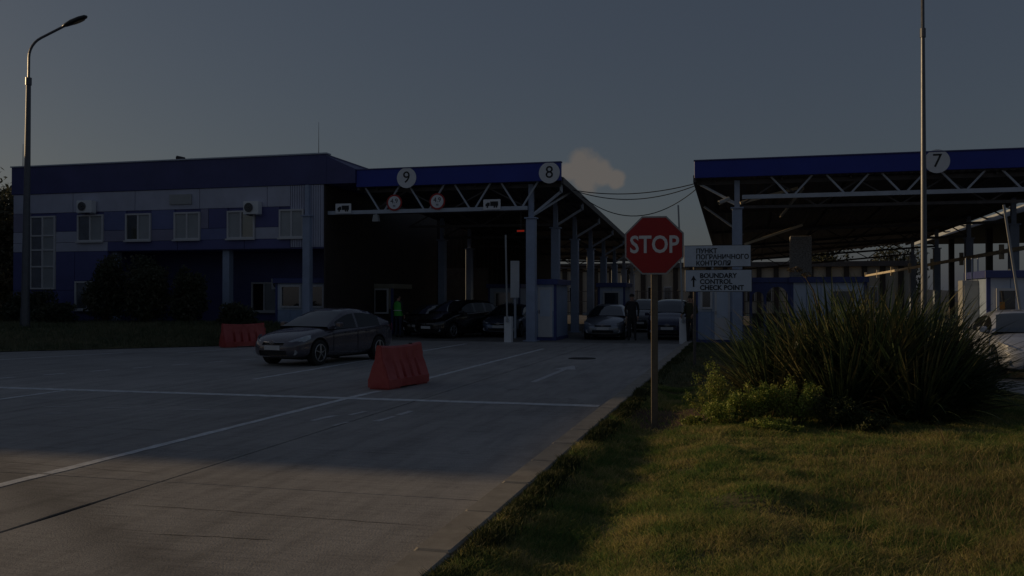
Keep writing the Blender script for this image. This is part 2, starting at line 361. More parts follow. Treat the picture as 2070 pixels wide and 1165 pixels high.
# ================================================================== SETTING
KX = -1.95                                                # road edge at the kerb
g = MB().box(-900, 900, -120, 1500, -.6, -.16).build('ground', M['terrain'], kind='structure')
def hill_mesh():
    mb = MB(); prof = []
    for i in range(41):
        x = -620 + i * 22; prof.append((x, 56 * math.exp(-((x + 520) / 170) ** 2) + 5 + 3 * noise.noise(Vector((x * .012, 0, 0)))))
    for i in range(40):
        (xa, ha), (xb, hb) = prof[i], prof[i + 1]
        mb.add([(xa, 380, -1), (xb, 380, -1), (xb, 430, hb), (xa, 430, ha), (xb, 520, -1), (xa, 520, -1)], [(0, 1, 2, 3), (3, 2, 4, 5)])
    return mb.build('hill', M['hill'], kind='structure', smooth=True)
hill_mesh()

# road: dark joint bed with separate slabs on it
road = MB().box(-46, KX, -8, 31.2, -.15, -.012).build('road', M['concrete_dark'], kind='structure')
xs = [KX, -4.9, -9.95, -15.0, -20.05, -25.1, -30.15, -38]
ys = [-8, -3.25, 1.75, 6.75, 11.75, 16.75, 21.75, 26.6, 31.15]
def left_edge(x):            # y beyond which the bank begins (diagonal road edge)
    return 26.0 + (x + 16.6) * .99 if x < -16.6 else 99
for i in range(len(xs) - 1):
    for j in range(len(ys) - 1):
        x1, x0, y0, y1 = xs[i], xs[i + 1], ys[j], ys[j + 1]; gpx = .024 if x1 > -8 else .014; gpy = .005 if abs(y1 - 6.75) > .01 and abs(y0 - 6.75) > .01 else .014
        if (x0 + x1) / 2 < -20 and y0 > 22: continue
        mb = MB()
        # slightly irregular joint edge on the long joints
        n = 16
        def edge(x, sgn):
            return [(x + sgn * (gpx / 2 + .008 * abs(noise.noise(Vector((x, (y0 + (y1 - y0) * k / n) * 2.3, 0)))) + (.016 * math.exp(-(((y0 + (y1 - y0) * k / n) - 5.6) / .5) ** 2) if abs(x + 4.9) < .01 else 0)), y0 + gpy / 2 + (y1 - y0 - gpy) * k / n) for k in range(n + 1)]
        L = edge(x0, 1); Rr = edge(x1, -1)
        poly = L[::1]; vs_ = [(x, y, 0) for x, y in L] + [(x, y, 0) for x, y in Rr] + [(x, y, -.011) for x, y in L] + [(x, y, -.011) for x, y in Rr]
        m_ = n + 1; fs = [(k, m_ + k, m_ + k + 1, k + 1) for k in range(n)]
        fs += [(k, k + 1, 2 * m_ + k + 1, 2 * m_ + k) for k in range(n)] + [(m_ + k, 3 * m_ + k, 3 * m_ + k + 1, m_ + k + 1) for k in range(n)]
        fs += [(0, 2 * m_, 3 * m_, m_), (m_ - 1, 2 * m_ - 1, 4 * m_ - 1, 3 * m_ - 1)]
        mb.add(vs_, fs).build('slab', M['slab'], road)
# markings (children of the road), 4 mm above
def mark(pts, name='painted_line', wear=0, z=.004):
    return MB().add([(x, y, z) for x, y in pts], [tuple(range(len(pts)))]).build(name, M['paint_faint'], road)
def stripe(xa, ya, xb, yb, w, name='painted_line', rough=.012):
    d = Vector((xb - xa, yb - ya)); L = d.length; d.normalize(); nrm = Vector((-d.y, d.x)); n = max(2, int(L / .18)); vs_ = []; fs = []
    for k in range(n + 1):
        p = Vector((xa, ya)) + d * L * k / n; a = nrm * (w / 2 + random.uniform(-rough, rough)); b = nrm * (w / 2 + random.uniform(-rough, rough))
        vs_ += [(p.x + a.x, p.y + a.y, .004), (p.x - b.x, p.y - b.y, .004)]
    for k in range(n): fs.append((2 * k, 2 * k + 1, 2 * k + 3, 2 * k + 2))
    return MB().add(vs_, fs).build(name, M['paint_faint' if 'worn' in name else 'paint_white'], road)
stripe(-26, 13.05, KX - .1, 13.05, .24, 'stop_line')
stripe(-6.12, -4, -6.12, 6.75, .12); stripe(-6.12, 6.78, -6.08, 12.92, .12); stripe(-6.08, 13.18, -6.03, 14.2, .12); stripe(-6.03, 15.9, -6.03, 27.2, .12)
stripe(-11.3, 4, -11.3, 12.92, .12); stripe(-9.27, 15.6, -9.27, 29.5, .12)
for k in range(10): stripe(-14.3 + .31 * k, 14.4 + 1.0 * k, -14.3 + .31 * k + .14, 14.4 + 1.0 * k + .45, .11)
stripe(-19.5, 15.8, -17.4, 22.2, .12); stripe(-15.8, 22.5, -15.1, 25.5, .1)
def arrow(x, y, L=3.4):
    mark([(x - .06, y), (x + .06, y), (x + .06, y + L - 1.15), (x - .06, y + L - 1.15)], 'arrow_shaft')
    mark([(x - .26, y + L - 1.15), (x + .26, y + L - 1.15), (x + .02, y + L), (x - .02, y + L)], 'arrow_head')
arrow(-3.84, 16.4, 4.2)
for (x, y) in [(-4.95, 10.2), (-4.6, 10.7), (-4.55, 11.35), (-5.4, 10.55), (-5.2, 11.2)]:   # remains of a worn arrow
    stripe(x, y, x + .05, y + random.uniform(.3, .55), .09, 'worn_arrow', .03)
for (x, y) in [(-9.3, 10.3), (-9.0, 11.0), (-8.3, 10.9), (-7.7, 11.1), (-9.9, 10.9)]:
    stripe(x, y, x + .35, y + .12, .06, 'worn_arrow', .02)
def crack(xa, ya, xb, yb, w=.007, seed=0):
    vs_ = []; n = 40
    for k in range(n + 1):
        t = k / n; x = xa + (xb - xa) * t; y = ya + (yb - ya) * t + .05 * noise.noise(Vector((x * 1.7, seed, 0))) + .018 * noise.noise(Vector((x * 9, seed, 4)))
        ww = w * (.25 + 1.1 * abs(noise.noise(Vector((x * 5, seed, 9))))) * min(1, 6 * t, 6 * (1 - t)) + .0012; vs_ += [(x, y - ww, .0015), (x, y + ww, .0015)]
    MB().add(vs_, [(2 * k, 2 * k + 1, 2 * k + 3, 2 * k + 2) for k in range(n)]).build('crack', M['concrete_dark'], road)
crack(-4.6, 5.95, -2.1, 5.9, .006, 1); crack(-7.6, 7.2, -5.1, 7.05, .005, 2); crack(-4.5, 8.6, -2.5, 8.5, .003, 3); crack(-9.4, 9.3, -6.3, 9.35, .005, 4); crack(-3.9, 5.25, -3.0, 5.3, .008, 5)
crack(-4.7, 12.3, -2.3, 12.2, .004, 6); crack(-9.6, 11.4, -7.2, 11.6, .005, 7)
# floor under the canopies
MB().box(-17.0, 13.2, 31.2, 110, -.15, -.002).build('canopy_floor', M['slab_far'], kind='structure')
# right-hand road beyond the lawn island
rr = MB().box(4.35, 24, 9, 31.19, -.15, -.004).build('side_road', M['slab'], kind='structure')

# kerb of separate stones
kerb = MB().box(-1.90, -1.66, -4, 31.0, -.15, -.02).build('kerb', M['concrete_dark'], kind='structure')
gut = MB().box(KX + .022, -1.905, -4, 31.0, -.15, .0).build('gutter_strip', M['kerb'], kerb)
stone = MB().bbox(-.12, .12, .008, .988, -.02, .105, .014); st0 = stone.build('kerb_stone', M['kerb'], kerb); st0.location = (-1.785, -4, 0)
for k in range(1, 35):
    c = st0.copy(); col.objects.link(c); c.location = (-1.785 + random.uniform(-.006, .006), -4 + k, random.uniform(-.004, .004)); c.rotation_euler = (random.uniform(-.003, .003), random.uniform(-.01, .01), random.uniform(-.004, .004))

# lawn island terrain
def hgt(x, y):
    z = .085 + .045 * noise.noise(Vector((x * .55, y * .5, 3.1))) + .03 * noise.noise(Vector((x * 1.5, y * 1.4, 7.7)))
    z += .05 * math.exp(-((x - 1.0) ** 2 / 1.2 + (y - 7.4) ** 2 / .9)) * 0
    z += .12 * math.exp(-(((x - .1) / .35) ** 2 + ((y - 6.75) / .35) ** 2))            # tuft mound that throws the dark patch
    z -= .11 * math.exp(-(((x + 1.05) / .42) ** 2)) * (1 if y < 15 else .4)                 # hollow beside the kerb
    if x > 3.9 and y > 10: z = min(z, .085 - (x - 3.9) * .3)
    return z
def hgt_np(X, Y): return np.array([hgt(a, b) for a, b in zip(X, Y)])
def lawn():
    mb = MB(); x0, x1, y0, y1, s = -1.66, 4.6, -4, 31.0, .16; nx = int((x1 - x0) / s); ny = int((y1 - y0) / s)
    vs_ = [(x0 + (x1 - x0) * i / nx, y0 + (y1 - y0) * j / ny, hgt(x0 + (x1 - x0) * i / nx, y0 + (y1 - y0) * j / ny)) for j in range(ny + 1) for i in range(nx + 1)]
    fs = [(j * (nx + 1) + i, j * (nx + 1) + i + 1, (j + 1) * (nx + 1) + i + 1, (j + 1) * (nx + 1) + i) for j in range(ny) for i in range(nx)]
    o = mb.add(vs_, fs).build('lawn', [M['soil'], M['brown_soil']], kind='structure', smooth=True)
    for p in o.data.polygons:
        c = p.center
        if ((c.x + .85) / .8) ** 2 + ((c.y - 11.9) / 1.35) ** 2 < 1 + .35 * noise.noise(Vector((c.x * 3, c.y * 3, 0))): p.material_index = 1
    return o
lawn()
MB().box(4.6, 24, -4, 9.0, -.15, .06).build('lawn_side', M['soil'], kind='structure')

def lawn_pts(n, ya, yb, dens=None):
    Y = rng.uniform(0, 1, n); Y = ya + (yb - ya) * Y ** 1.25; xr = np.minimum(Y * .30 + 1.3, 4.5)
    X = -1.6 + rng.uniform(0, 1, n) * (xr + 1.6); return X, Y
# height grid for quick lookup
gx = np.linspace(-1.7, 4.7, 160); gy = np.linspace(-4, 31, 500); GZ = np.array([[hgt(a, b) for a in gx] for b in gy])
def hz(X, Y):
    i = np.clip(((X - gx[0]) / (gx[1] - gx[0])).astype(int), 0, len(gx) - 1); j = np.clip(((Y - gy[0]) / (gy[1] - gy[0])).astype(int), 0, len(gy) - 1); return GZ[j, i]
NG = np.array([[noise.noise(Vector((a * 1.6, b * 1.6, 11))) + .6 * noise.noise(Vector((a * 5, b * 5, 2))) for a in gx] for b in gy])
def nzg(X, Y):
    i = np.clip(((X - gx[0]) / (gx[1] - gx[0])).astype(int), 0, len(gx) - 1); j = np.clip(((Y - gy[0]) / (gy[1] - gy[0])).astype(int), 0, len(gy) - 1); return NG[j, i]
X, Y = lawn_pts(330000, 4.2, 15.5)
bare = ((X + .85) / .75) ** 2 + ((Y - 11.9) / 1.3) ** 2 < rng.uniform(.6, 1.25, len(X))
keep = ~bare | (rng.uniform(0, 1, len(X)) < .06); X, Y = X[keep], Y[keep]
nn = nzg(X, Y); H = (.035 + .03 * rng.uniform(0, 1, len(X))) * (1 + .9 * np.clip(nn, -.6, 1.2)); H = np.clip(H, .015, .14); H *= 1 + .5 * np.clip((X - 1.2) / 2, 0, 1)
grass_blades('lawn_grass', X, Y, hz(X, Y) - .004, H, rng.uniform(.0016, .0034, len(X)) * np.clip(Y / 6, 1, 2), M['grass'], lean=1.7)
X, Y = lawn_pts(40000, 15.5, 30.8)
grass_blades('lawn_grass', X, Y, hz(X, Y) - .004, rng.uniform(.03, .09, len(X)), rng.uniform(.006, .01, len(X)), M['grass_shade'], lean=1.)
# overgrown edge along the kerb
n = 40000; Y = rng.uniform(3.9, 30, n); Y = 3.9 + (Y - 3.9) ** 1.15 / 26.1 ** .15; X = -1.62 + np.abs(rng.normal(0, .085, n)); tuft = .62 + .5 * nzg(X * 0 + 2.0, Y) + .12 * np.sin(Y * 7.3)
grass_blades('edge_grass', X, Y, .07 + 0 * X, rng.uniform(.05, .125, n) * tuft, rng.uniform(.0025, .005, n) * np.clip(Y / 8, 1, 2), M['weed_dark'], lean=.9)
# dead tangled stems to the lower right
n = 9000; X = 1.9 + rng.normal(0, .75, n); Y = 7.3 + rng.normal(0, 1.3, n); k = (X < 4) & (X > .4) & (Y > 4); X, Y = X[k], Y[k]
grass_blades('dry_grass', X, Y, hz(X, Y), rng.uniform(.05, .17, len(X)), rng.uniform(.0012, .0022, len(X)), M['dry_grass'], lean=1.3)

# left bank
def bank():
    xs_ = np.linspace(-48, -15.7, 60); vs_ = []; fs = []; ny = 12
    for x in xs_:
        ye = min(26.0 + (x + 16.6) * .99, 26.4) if x < -16.2 else 26.4 + (x + 16.2) * 6
        ye = max(ye, -4); y2 = 31.15
        for j in range(ny + 1):
            t = j / ny; y = ye + (y2 - ye) * t; dist = y - ye
            z = .02 + .55 * min(1, dist / 5) ** 1.3 * (1 if x < -17 else max(0, (-15.9 - x) / 1.1)) + .05 * noise.noise(Vector((x * .8, y * .8, 0))) * min(1, dist)
            vs_.append((x, y, z))
    for i in range(59):
        for j in range(ny): fs.append((i * (ny + 1) + j, (i + 1) * (ny + 1) + j, (i + 1) * (ny + 1) + j + 1, i * (ny + 1) + j + 1))
    o = MB().add(vs_, fs).build('grass_bank', M['soil'], kind='structure', smooth=True)
    # blades
    V = np.array(vs_).reshape(60, ny + 1, 3); n = 60000
    a = rng.uniform(0, 1, n) ** .8 * 58.9; b = rng.uniform(0, ny - .01, n); i = a.astype(int); j = b.astype(int); fa = (a - i)[:, None]; fb = (b - j)[:, None]
    P = V[i, j] * (1 - fa) * (1 - fb) + V[i + 1, j] * fa * (1 - fb) + V[i, j + 1] * (1 - fa) * fb + V[i + 1, j + 1] * fa * fb
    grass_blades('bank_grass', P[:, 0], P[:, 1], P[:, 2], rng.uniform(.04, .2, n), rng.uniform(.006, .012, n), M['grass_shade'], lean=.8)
bank()

# ================================================================== BORDER POST BUILDING (left)
BY = 31.3
bld = thing('border_post_building', 'two-storey blue panelled building with navy roof band and white windows', 'building', (-22.8, BY, 0))
ox = -22.8
def bx(mb, x0, x1, y0, y1, z0, z1, mi=0): return mb.box(x0 - ox, x1 - ox, y0 - BY, y1 - BY, z0, z1, mi)
w = MB(); bx(w, -29.98, -15.6, BY + .06, BY + 13, 3.5, 5.96); bx(w, -29.98, -25.3, BY + .06, BY + 13, 0, 3.5); bx(w, -25.3, -15.6, BY + 2.6, BY + 13, 0, 3.5)
w.build('wall', M['blue_panel'], bld)
MB().box(-15.6 - ox + .001, -15.6 - ox + .06, .06, 13, 0, 5.96).build('side_sheet', M['far_dark'], bld)  # near-black sheet laid over the blue side wall
rf = MB(); bx(rf, -30.06, -15.46, BY - .04, BY + 13.2, 5.97, 7.12)
rf.build('roof_band', M['navy_dark'], bld)
MB().prism([(-15.455 - ox, 5.97), (-14.26 - ox, 5.97), (-14.26 - ox, 6.5), (-15.455 - ox, 7.05)], 'y', -.035, 6).build('sloping_roof_end', M['navy_dark'], bld)
cp = MB(); bx(cp, -30.1, -15.42, BY - .09, BY + .3, 7.12, 7.17); cp.build('coping', M['steel'], bld)
wins_up = [(-26.75, -25.49), (-24.42, -23.23), (-22.15, -20.96), (-19.74, -18.52), (-17.46, -16.4)]
stair = (-29.1, -27.84)
def wpanel(x0, x1, z0, z1, m_):
    o = MB(); o.box(x0 + .012 - ox, x1 - .012 - ox, 0, .055, z0 + .008, z1 - .008); return o.build('wall_panel', M[m_], bld)
def row(z0, z1, segs):
    for x0, x1, m_ in segs: wpanel(x0, x1, z0, z1, m_)
row(5.15, 5.96, [(-30, -27, 'pale_panel'), (-27, -24, 'pale_panel'), (-24, -21, 'pale_panel'), (-21, -18, 'pale_panel'), (-18, -17, 'pale_panel')])
row(4.36, 5.15, [(-30, -29.1, 'violet'), (-27.84, -26.75, 'blue_panel'), (-25.49, -24.42, 'blue_mid'), (-23.23, -22.15, 'blue_mid'), (-20.96, -20.6, 'violet'), (-20.6, -19.74, 'blue_panel'), (-18.52, -17.46, 'blue_panel')])
row(3.9, 4.36, [(-30, -29.1, 'pale_panel'), (-27.84, -26.75, 'pale_panel'), (-25.49, -24.42, 'violet'), (-23.23, -22.15, 'violet'), (-20.96, -19.74, 'blue_mid'), (-18.52, -17.46, 'pale_panel')])
row(3.52, 3.9, [(-30, -29.1, 'pale_panel'), (-27.84, -25.3, 'pale_panel'), (-25.3, -22, 'blue_panel'), (-22, -19, 'blue_panel'), (-19, -17, 'blue_panel')])
row(1.9, 3.52, [(-30, -29.1, 'blue_panel'), (-27.84, -26.9, 'blue_panel')]); row(2.3, 3.52, [(-26.9, -25.3, 'blue_panel')]); row(0.6, 1.9, [(-30, -26.9, 'blue_panel')])
rb = MB()
for k in range(14): x = -16.98 + k * .1; rb.box(x - ox, x + .055 - ox, -.01, .055, 3.56, 5.95)
rb.box(-17 - ox, -15.6 - ox, .03, .058, 3.56, 5.95)
rbo = rb.build('corrugated_cladding', M['pale_panel'], bld); rbo['kind'] = 'stuff'
def window(x0, x1, z0, z1, mull=1, y=0., transom=None, panem='curtain', sill=True, par=None, o_x=None, fw=.065):
    par = par or bld; o_x = ox if o_x is None else o_x; a, b = x0 - o_x, x1 - o_x
    f = MB(); f.box(a, a + fw, y - .07, y + .02, z0, z1); f.box(b - fw, b, y - .07, y + .02, z0, z1); f.box(a + fw, b - fw, y - .07, y + .02, z1 - fw, z1); f.box(a + fw, b - fw, y - .07, y + .02, z0, z0 + fw)
    for k in range(mull):
        c = a + (b - a) * (k + 1) / (mull + 1); f.box(c - fw * .5, c + fw * .5, y - .065, y + .02, z0 + fw, z1 - fw)
    if transom:
        for t in transom: f.box(a + fw, b - fw, y - .06, y + .02, t - .03, t + .03)
    fo = f.build('window', M['frame_white'], par)
    n = mull + 1
    for k in range(n):
        c0 = a + (b - a) * k / n; c1 = a + (b - a) * (k + 1) / n
        pm = panem[k % len(panem)] if isinstance(panem, (list, tuple)) else panem
        MB().box(c0 + .03, c1 - .03, y - .015, y + .012, z0 + .03, z1 - .03).build('pane', M[pm], fo)
    if sill: MB().box(a - .04, b + .04, y - .13, y - .071, z0 - .05, z0 + .01).build('sill', M['frame_white'], fo)
    return fo
pm = [['glass', 'curtain'], ['glass_dark', 'curtain'], ['curtain', 'curtain'], ['curtain', 'glass'], ['curtain', 'curtain']]
for (a, b), p in zip(wins_up, pm): window(a, b, 3.92, 5.03, 1, panem=p)
window(*stair, 1.95, 5.03, 1, transom=(2.9, 3.6, 4.2), panem=['glass', 'curtain'], sill=False)
sf = MB()
for s in (-1, 1): sf.bar((-28.47 - ox, .035, 4.75), (-28.47 + s * .55 - ox, .035, 4.25), .05)
window(-26.85, -25.63, 1.09, 2.28, 1, panem=['glass', 'curtain'])
window(-20.2, -19.0, 1.0, 2.25, 1, y=2.6, panem=['glass_dark', 'curtain'])
# columns below the overhang
for x in (-19.97, -25.2): MB().box(x - .15 - ox, x + .15 - ox, .25, .55, .02, 3.5).build('column', M['steel_col'], bld)
def aircon(x0, x1, z0, z1, y=0.):
    a = MB().bbox(x0 - ox, x1 - ox, y - .34, y - .04, z0, z1, .012).build('air_conditioner', M['sign_white'], bld)
    cx = x0 + (x1 - x0) * .38 - ox; cz = (z0 + z1) / 2; r = (z1 - z0) * .36
    MB().cyl((cx, y - .37, cz), (cx, y - .341, cz), r, n=20).build('fan_grille', M['blackpaint'], a)
    gr = MB()
    for k in range(4): rr_ = r * (k + 1) / 4; gr.tube([(cx + rr_ * math.cos(t * math.pi / 8), y - .375, cz + rr_ * math.sin(t * math.pi / 8)) for t in range(17)], .005, n=4)
    gr.build('grille_rings', M['sign_grey'], a)
    br = MB().box(x0 + .06 - ox, x0 + .1 - ox, y - .33, y, z0 - .04, z0 - .002).box(x1 - .1 - ox, x1 - .06 - ox, y - .33, y, z0 - .04, z0 - .002); br.build('bracket', M['steel'], a)
aircon(-26.55, -25.82, 5.1, 5.6); aircon(-18.85, -18.2, 4.86, 5.36); aircon(-19.1, -18.4, 1.95, 2.4, 2.6)
MB().box(-22.35 - ox, -21.35 - ox, -.06, -.01, 5.35, 5.75).build('wall_plaque', M['sign_grey'], bld)
dm = MB(); dm.cyl((-22.55 - ox, 1, 7.13), (-22.55 - ox, 1, 7.35), .05); dm.cyl((-22.75 - ox, 1, 7.42), (-22.4 - ox, 1, 7.36), .09, .07, n=10); dm.build('roof_camera', M['blackpaint'], bld)
MB().cyl((-29.9 - ox, .4, 7.12), (-29.9 - ox, .4, 8.2), .018, .008, n=6).build('antenna', M['lamp_dark'], bld)
MB().cyl((-16.1 - ox, .6, 7.12), (-16.1 - ox, .6, 8.5), .015, .006, n=6).build('antenna', M['lamp_dark'], bld)

# ================================================================== CANOPIES
def canopy(name, label, X0, X1, Yf, Yb, zf, fz0, fz1, zl, zr, cols, rows, chord, chordx, nodes, loc, lefttrim=True, edge_brace=None, disc=()):
    t = thing(name, label, 'canopy', loc); lx, ly = loc[0], loc[1]
    def Z(x, y):
        u = (x - X0) / (X1 - X0); s = (y - Yf) / (Yb - Yf); return (zl[0] * (1 - s) + zl[1] * s) * (1 - u) + (zr[0] * (1 - s) + zr[1] * s) * u
    # roof deck of corrugated sheets: bays between rafters
    ny = 8; xsr = np.linspace(X0, X1, 5)
    for j in range(ny):
        y0 = Yf + .12 + (Yb - Yf - .12) * j / ny; y1 = Yf + .12 + (Yb - Yf - .12) * (j + 1) / ny
        mb = MB(); nr = int((X1 - X0) / .25); vs_ = []
        for k in range(nr * 2 + 1):
            x = X0 + (X1 - X0) * k / (nr * 2); dz = .05 if k % 2 else 0
            vs_ += [(x - lx, y0 - ly, Z(x, y0) + dz), (x - lx, y1 - ly, Z(x, y1) + dz), (x - lx, y0 - ly, Z(x, y0) + .16), (x - lx, y1 - ly, Z(x, y1) + .16)]
        fs = []
        for k in range(nr * 2):
            a = 4 * k; fs += [(a, a + 1, a + 5, a + 4), (a + 2, a + 6, a + 7, a + 3), (a, a + 4, a + 6, a + 2), (a + 1, a + 3, a + 7, a + 5)]
        e = 4 * nr * 2; fs += [(0, 2, 3, 1), (e, e + 1, e + 3, e + 2)]
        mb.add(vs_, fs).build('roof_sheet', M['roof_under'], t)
    f = MB().bbox(X0 - lx, X1 - lx, Yf - ly - .05, Yf - ly + .1, fz0, fz1, .01).build('fascia', M['navy'], t)
    MB().box(X0 - lx - .02, X1 - lx + .02, Yf - ly - .08, Yf - ly + .13, fz1, fz1 + .04).build('fascia_cap', M['navy_dark'], t)
    # side gutters
    for xe in (X0, X1):
        mb = MB(); mb.bar((xe - lx, .15 + Yf - ly, Z(xe, Yf) + .02), (xe - lx, Yb - ly, Z(xe, Yb) + .02), .1, .24); mb.build('edge_gutter', M['steel_dark'], t)
    # rafters and purlins
    for y in rows:
        mb = MB(); zc = min(Z(X0, y), Z(X1, y)) - .05
        mb.bar((X0 - lx + .1, y - ly, Z(X0, y) - .08), (X1 - lx - .1, y - ly, Z(X1, y) - .08), .1, .14); 
        mb.bar((cols[0] - lx, y - ly, Z(cols[0], y) - .95), (cols[-1] - lx, y - ly, Z(cols[-1], y) - .95), .09, .1)
        nn_ = int((cols[-1] - cols[0]) / 1.3)
        for k in range(nn_):
            xa = cols[0] + (cols[-1] - cols[0]) * k / nn_; xb = cols[0] + (cols[-1] - cols[0]) * (k + 1) / nn_
            za, zb = (Z(xa, y) - .95, Z(xb, y) - .12) if k % 2 == 0 else (Z(xa, y) - .12, Z(xb, y) - .95)
            mb.bar((xa - lx, y - ly, za), (xb - lx, y - ly, zb), .05)
        mb.build('roof_truss', M['steel_dark'], t)
    for x in np.linspace(X0 + .7, X1 - .7, 6):
        MB().bar((x - lx, Yf + .3 - ly, Z(x, Yf) - .03), (x - lx, Yb - ly, Z(x, Yb) - .03), .06, .1).build('purlin', M['steel_dark'], t)
    # columns
    for y in rows:
        for x in cols:
            if x < -13 and y < 39: continue
            c = MB(); zt = Z(x, y); front = y == rows[0]; hc = chord - .38 if front else min(chord - .4, zt - 1.1)
            c.bbox(x - lx - .17, x - lx + .17, y - ly - .17, y - ly + .17, -.002, hc, .02); c.box(x - lx - .22, x - lx + .22, y - ly - .22, y - ly + .22, hc + .001, hc + .05)
            c.box(x - lx - .09, x - lx + .09, y - ly - .09, y - ly + .09, hc + .051, zt - .02); c.box(x - lx - .26, x - lx + .26, y - ly - .26, y - ly + .26, -.002, .03)
            c.build('column', M['steel_col'], t)
            if edge_brace and abs(x - edge_brace[0]) < .01:
                xe = edge_brace[1]; b = MB(); b.bar((x - lx, y - ly, hc + .1), (xe - lx, y - ly, Z(xe, y) - .32), .09); b.bar((xe - lx, y - ly, Z(xe, y) - .36), (xe - lx, y - ly, Z(xe, y) - .02), .09)
                b.build('edge_brace', M['steel'], t)
                if front: 
                    b = MB(); b.bar((x - lx, y - ly, hc + .1), (x - lx + (xe - x) * .9, y - ly + 2.2, Z(xe, y) - .1), .08); b.build('kite_brace', M['steel'], t)
    # front truss
    yc = rows[0] - ly - .28
    MB().bar((chordx[0] - lx, yc, chord), (chordx[1] - lx, yc, chord), .12, .14).build('truss_chord', M['steel'], t)
    for xn in nodes:
        for s in (-1, 1):
            xa, xb = xn + s * .12, xn + s * .72
            if xb < X0 or xb > X1: continue
            MB().bar((xa - lx, yc, chord + .06), (xb - lx, yc, fz0 + .05), .06, .06).build('truss_web', M['steel'], t)
    for x, dg_ in disc:
        d = MB().cyl((x - lx, Yf - ly - .075, fz0 + .28), (x - lx, Yf - ly - .052, fz0 + .28), .385, n=40).build('number_disc', M['sign_white'], t)
        text(dg_, .62, M['black_text'], d, (x - lx, Yf - ly - .08, fz0 + .28), 'digit')
    return t, Z
rowsL = [31.9 + 4.4 * k for k in range(8)]
canL, ZL = canopy('left_canopy'.replace('left_', 'checkpoint_'), 'navy-fronted steel canopy over lanes 9 and 8, behind the dark grey saloon', -14.25, -6.3, 31.4, 64, 5.8, 5.82, 6.46, (5.82, 4.5), (5.82, 4.2), (-14.0, -7.52), rowsL,
                  4.88, (-16.2, -7.6), (-15.2, -13.3, -11.5, -9.7, -7.9), (-10.3, 31.4, 0), edge_brace=(-7.52, -6.4), disc=((-12.2, '9'), (-6.72, '8')))
# outer post on the building side carries the truss end
pc = MB(); pc.bbox(-16.22 + 10.3 - .15, -16.22 + 10.3 + .15, -.32, -.02, 0, 4.72, .02); pc.box(-16.22 + 10.3 - .2, -16.22 + 10.3 + .2, -.37, .03, 4.721, 4.77); pc.box(-16.22 + 10.3 - .08, -16.22 + 10.3 + .08, -.25, -.09, 4.771, 5.94)
pc.build('column', M['steel_col'], canL)
rowsR = [31.9 + 7.2 * k for k in range(5)]
canR, ZR = canopy('checkpoint_canopy', 'navy-fronted steel canopy over lane 7, behind the flax bushes', -1.6, 10.9, 31.4, 66, 5.75, 5.74, 6.32, (5.72, 4.0), (5.66, 5.3), (-.17, 10.4), rowsR,
                  5.06, (0.0, 10.3), (1.62, 3.42, 5.15, 6.95, 8.75), (4.5, 31.4, 0), disc=((6.12, '7'),))
# braces at the first column and the long sunlit-toned beam on the far column row
lx, ly = 4.5, 31.4
MB().bar((-.05 - lx, 31.98 - ly, 4.9), (1.9 - lx, 33.2 - ly, 5.5), .1).build('kite_brace', M['beam_lit'], canR)
MB().bar((2.1 - lx, 33.2 - ly, 5.5), (1.45 - lx, 36.0 - ly, 4.75), .08).build('kite_brace', M['beam_lit'], canR)
MB().bar((0.1 - lx, 37.9 - ly, 3.8), (2.4 - lx, 38.6 - ly, 4.6), .1).build('kite_brace', M['beam_lit'], canR)
MB().bar((-.17 - lx, 31.9 - ly, 4.85), (-1.5 - lx, 31.9 - ly, 5.62), .08).build('kite_brace', M['steel'], canR)
MB().bar((-.17 - lx, 36.9 - ly, 4.3), (-1.5 - lx, 36.9 - ly, 5.3), .08).build('kite_brace', M['steel'], canR)
for k in range(7):
    y0, y1 = 33 + 6.8 * k, 33 + 6.8 * (k + 1) - .12
    MB().bar((10.15 - lx, y0 - ly, 3.45), (10.15 - lx, y1 - ly, 3.45), .13, .15).build('beam', M['beam_lit'], canR)
    MB().box(10.05 - lx, 10.22 - lx, y1 - ly, y1 - ly + .12, 3.15, 3.75).build('beam_bracket', M['beam_lit'], canR)
for k in range(7): MB().bar((10.9 - lx, 33.5 + 4.6 * k - ly, 5.62), (12.0 - lx, 35 + 4.6 * k - ly, 5.45), .07).build('tie', M['steel_dark'], canR)
# third canopy further right (its edge shows past the strip of sky)
t3 = thing('checkpoint_canopy', 'dark roof edge beyond the strip of sky, at the far right behind the window booth', 'canopy', (18, 34, 0))
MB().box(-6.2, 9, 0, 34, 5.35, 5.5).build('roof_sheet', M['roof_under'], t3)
MB().box(-6.3, -6.21, 0, 34, 5.3, 5.6).build('edge_gutter', M['steel'], t3)
for k in range(4): MB().box(-5.2, -4.9, 1 + 9 * k, 1.3 + 9 * k, 0, 5.34).build('column', M['steel_dark'], t3)

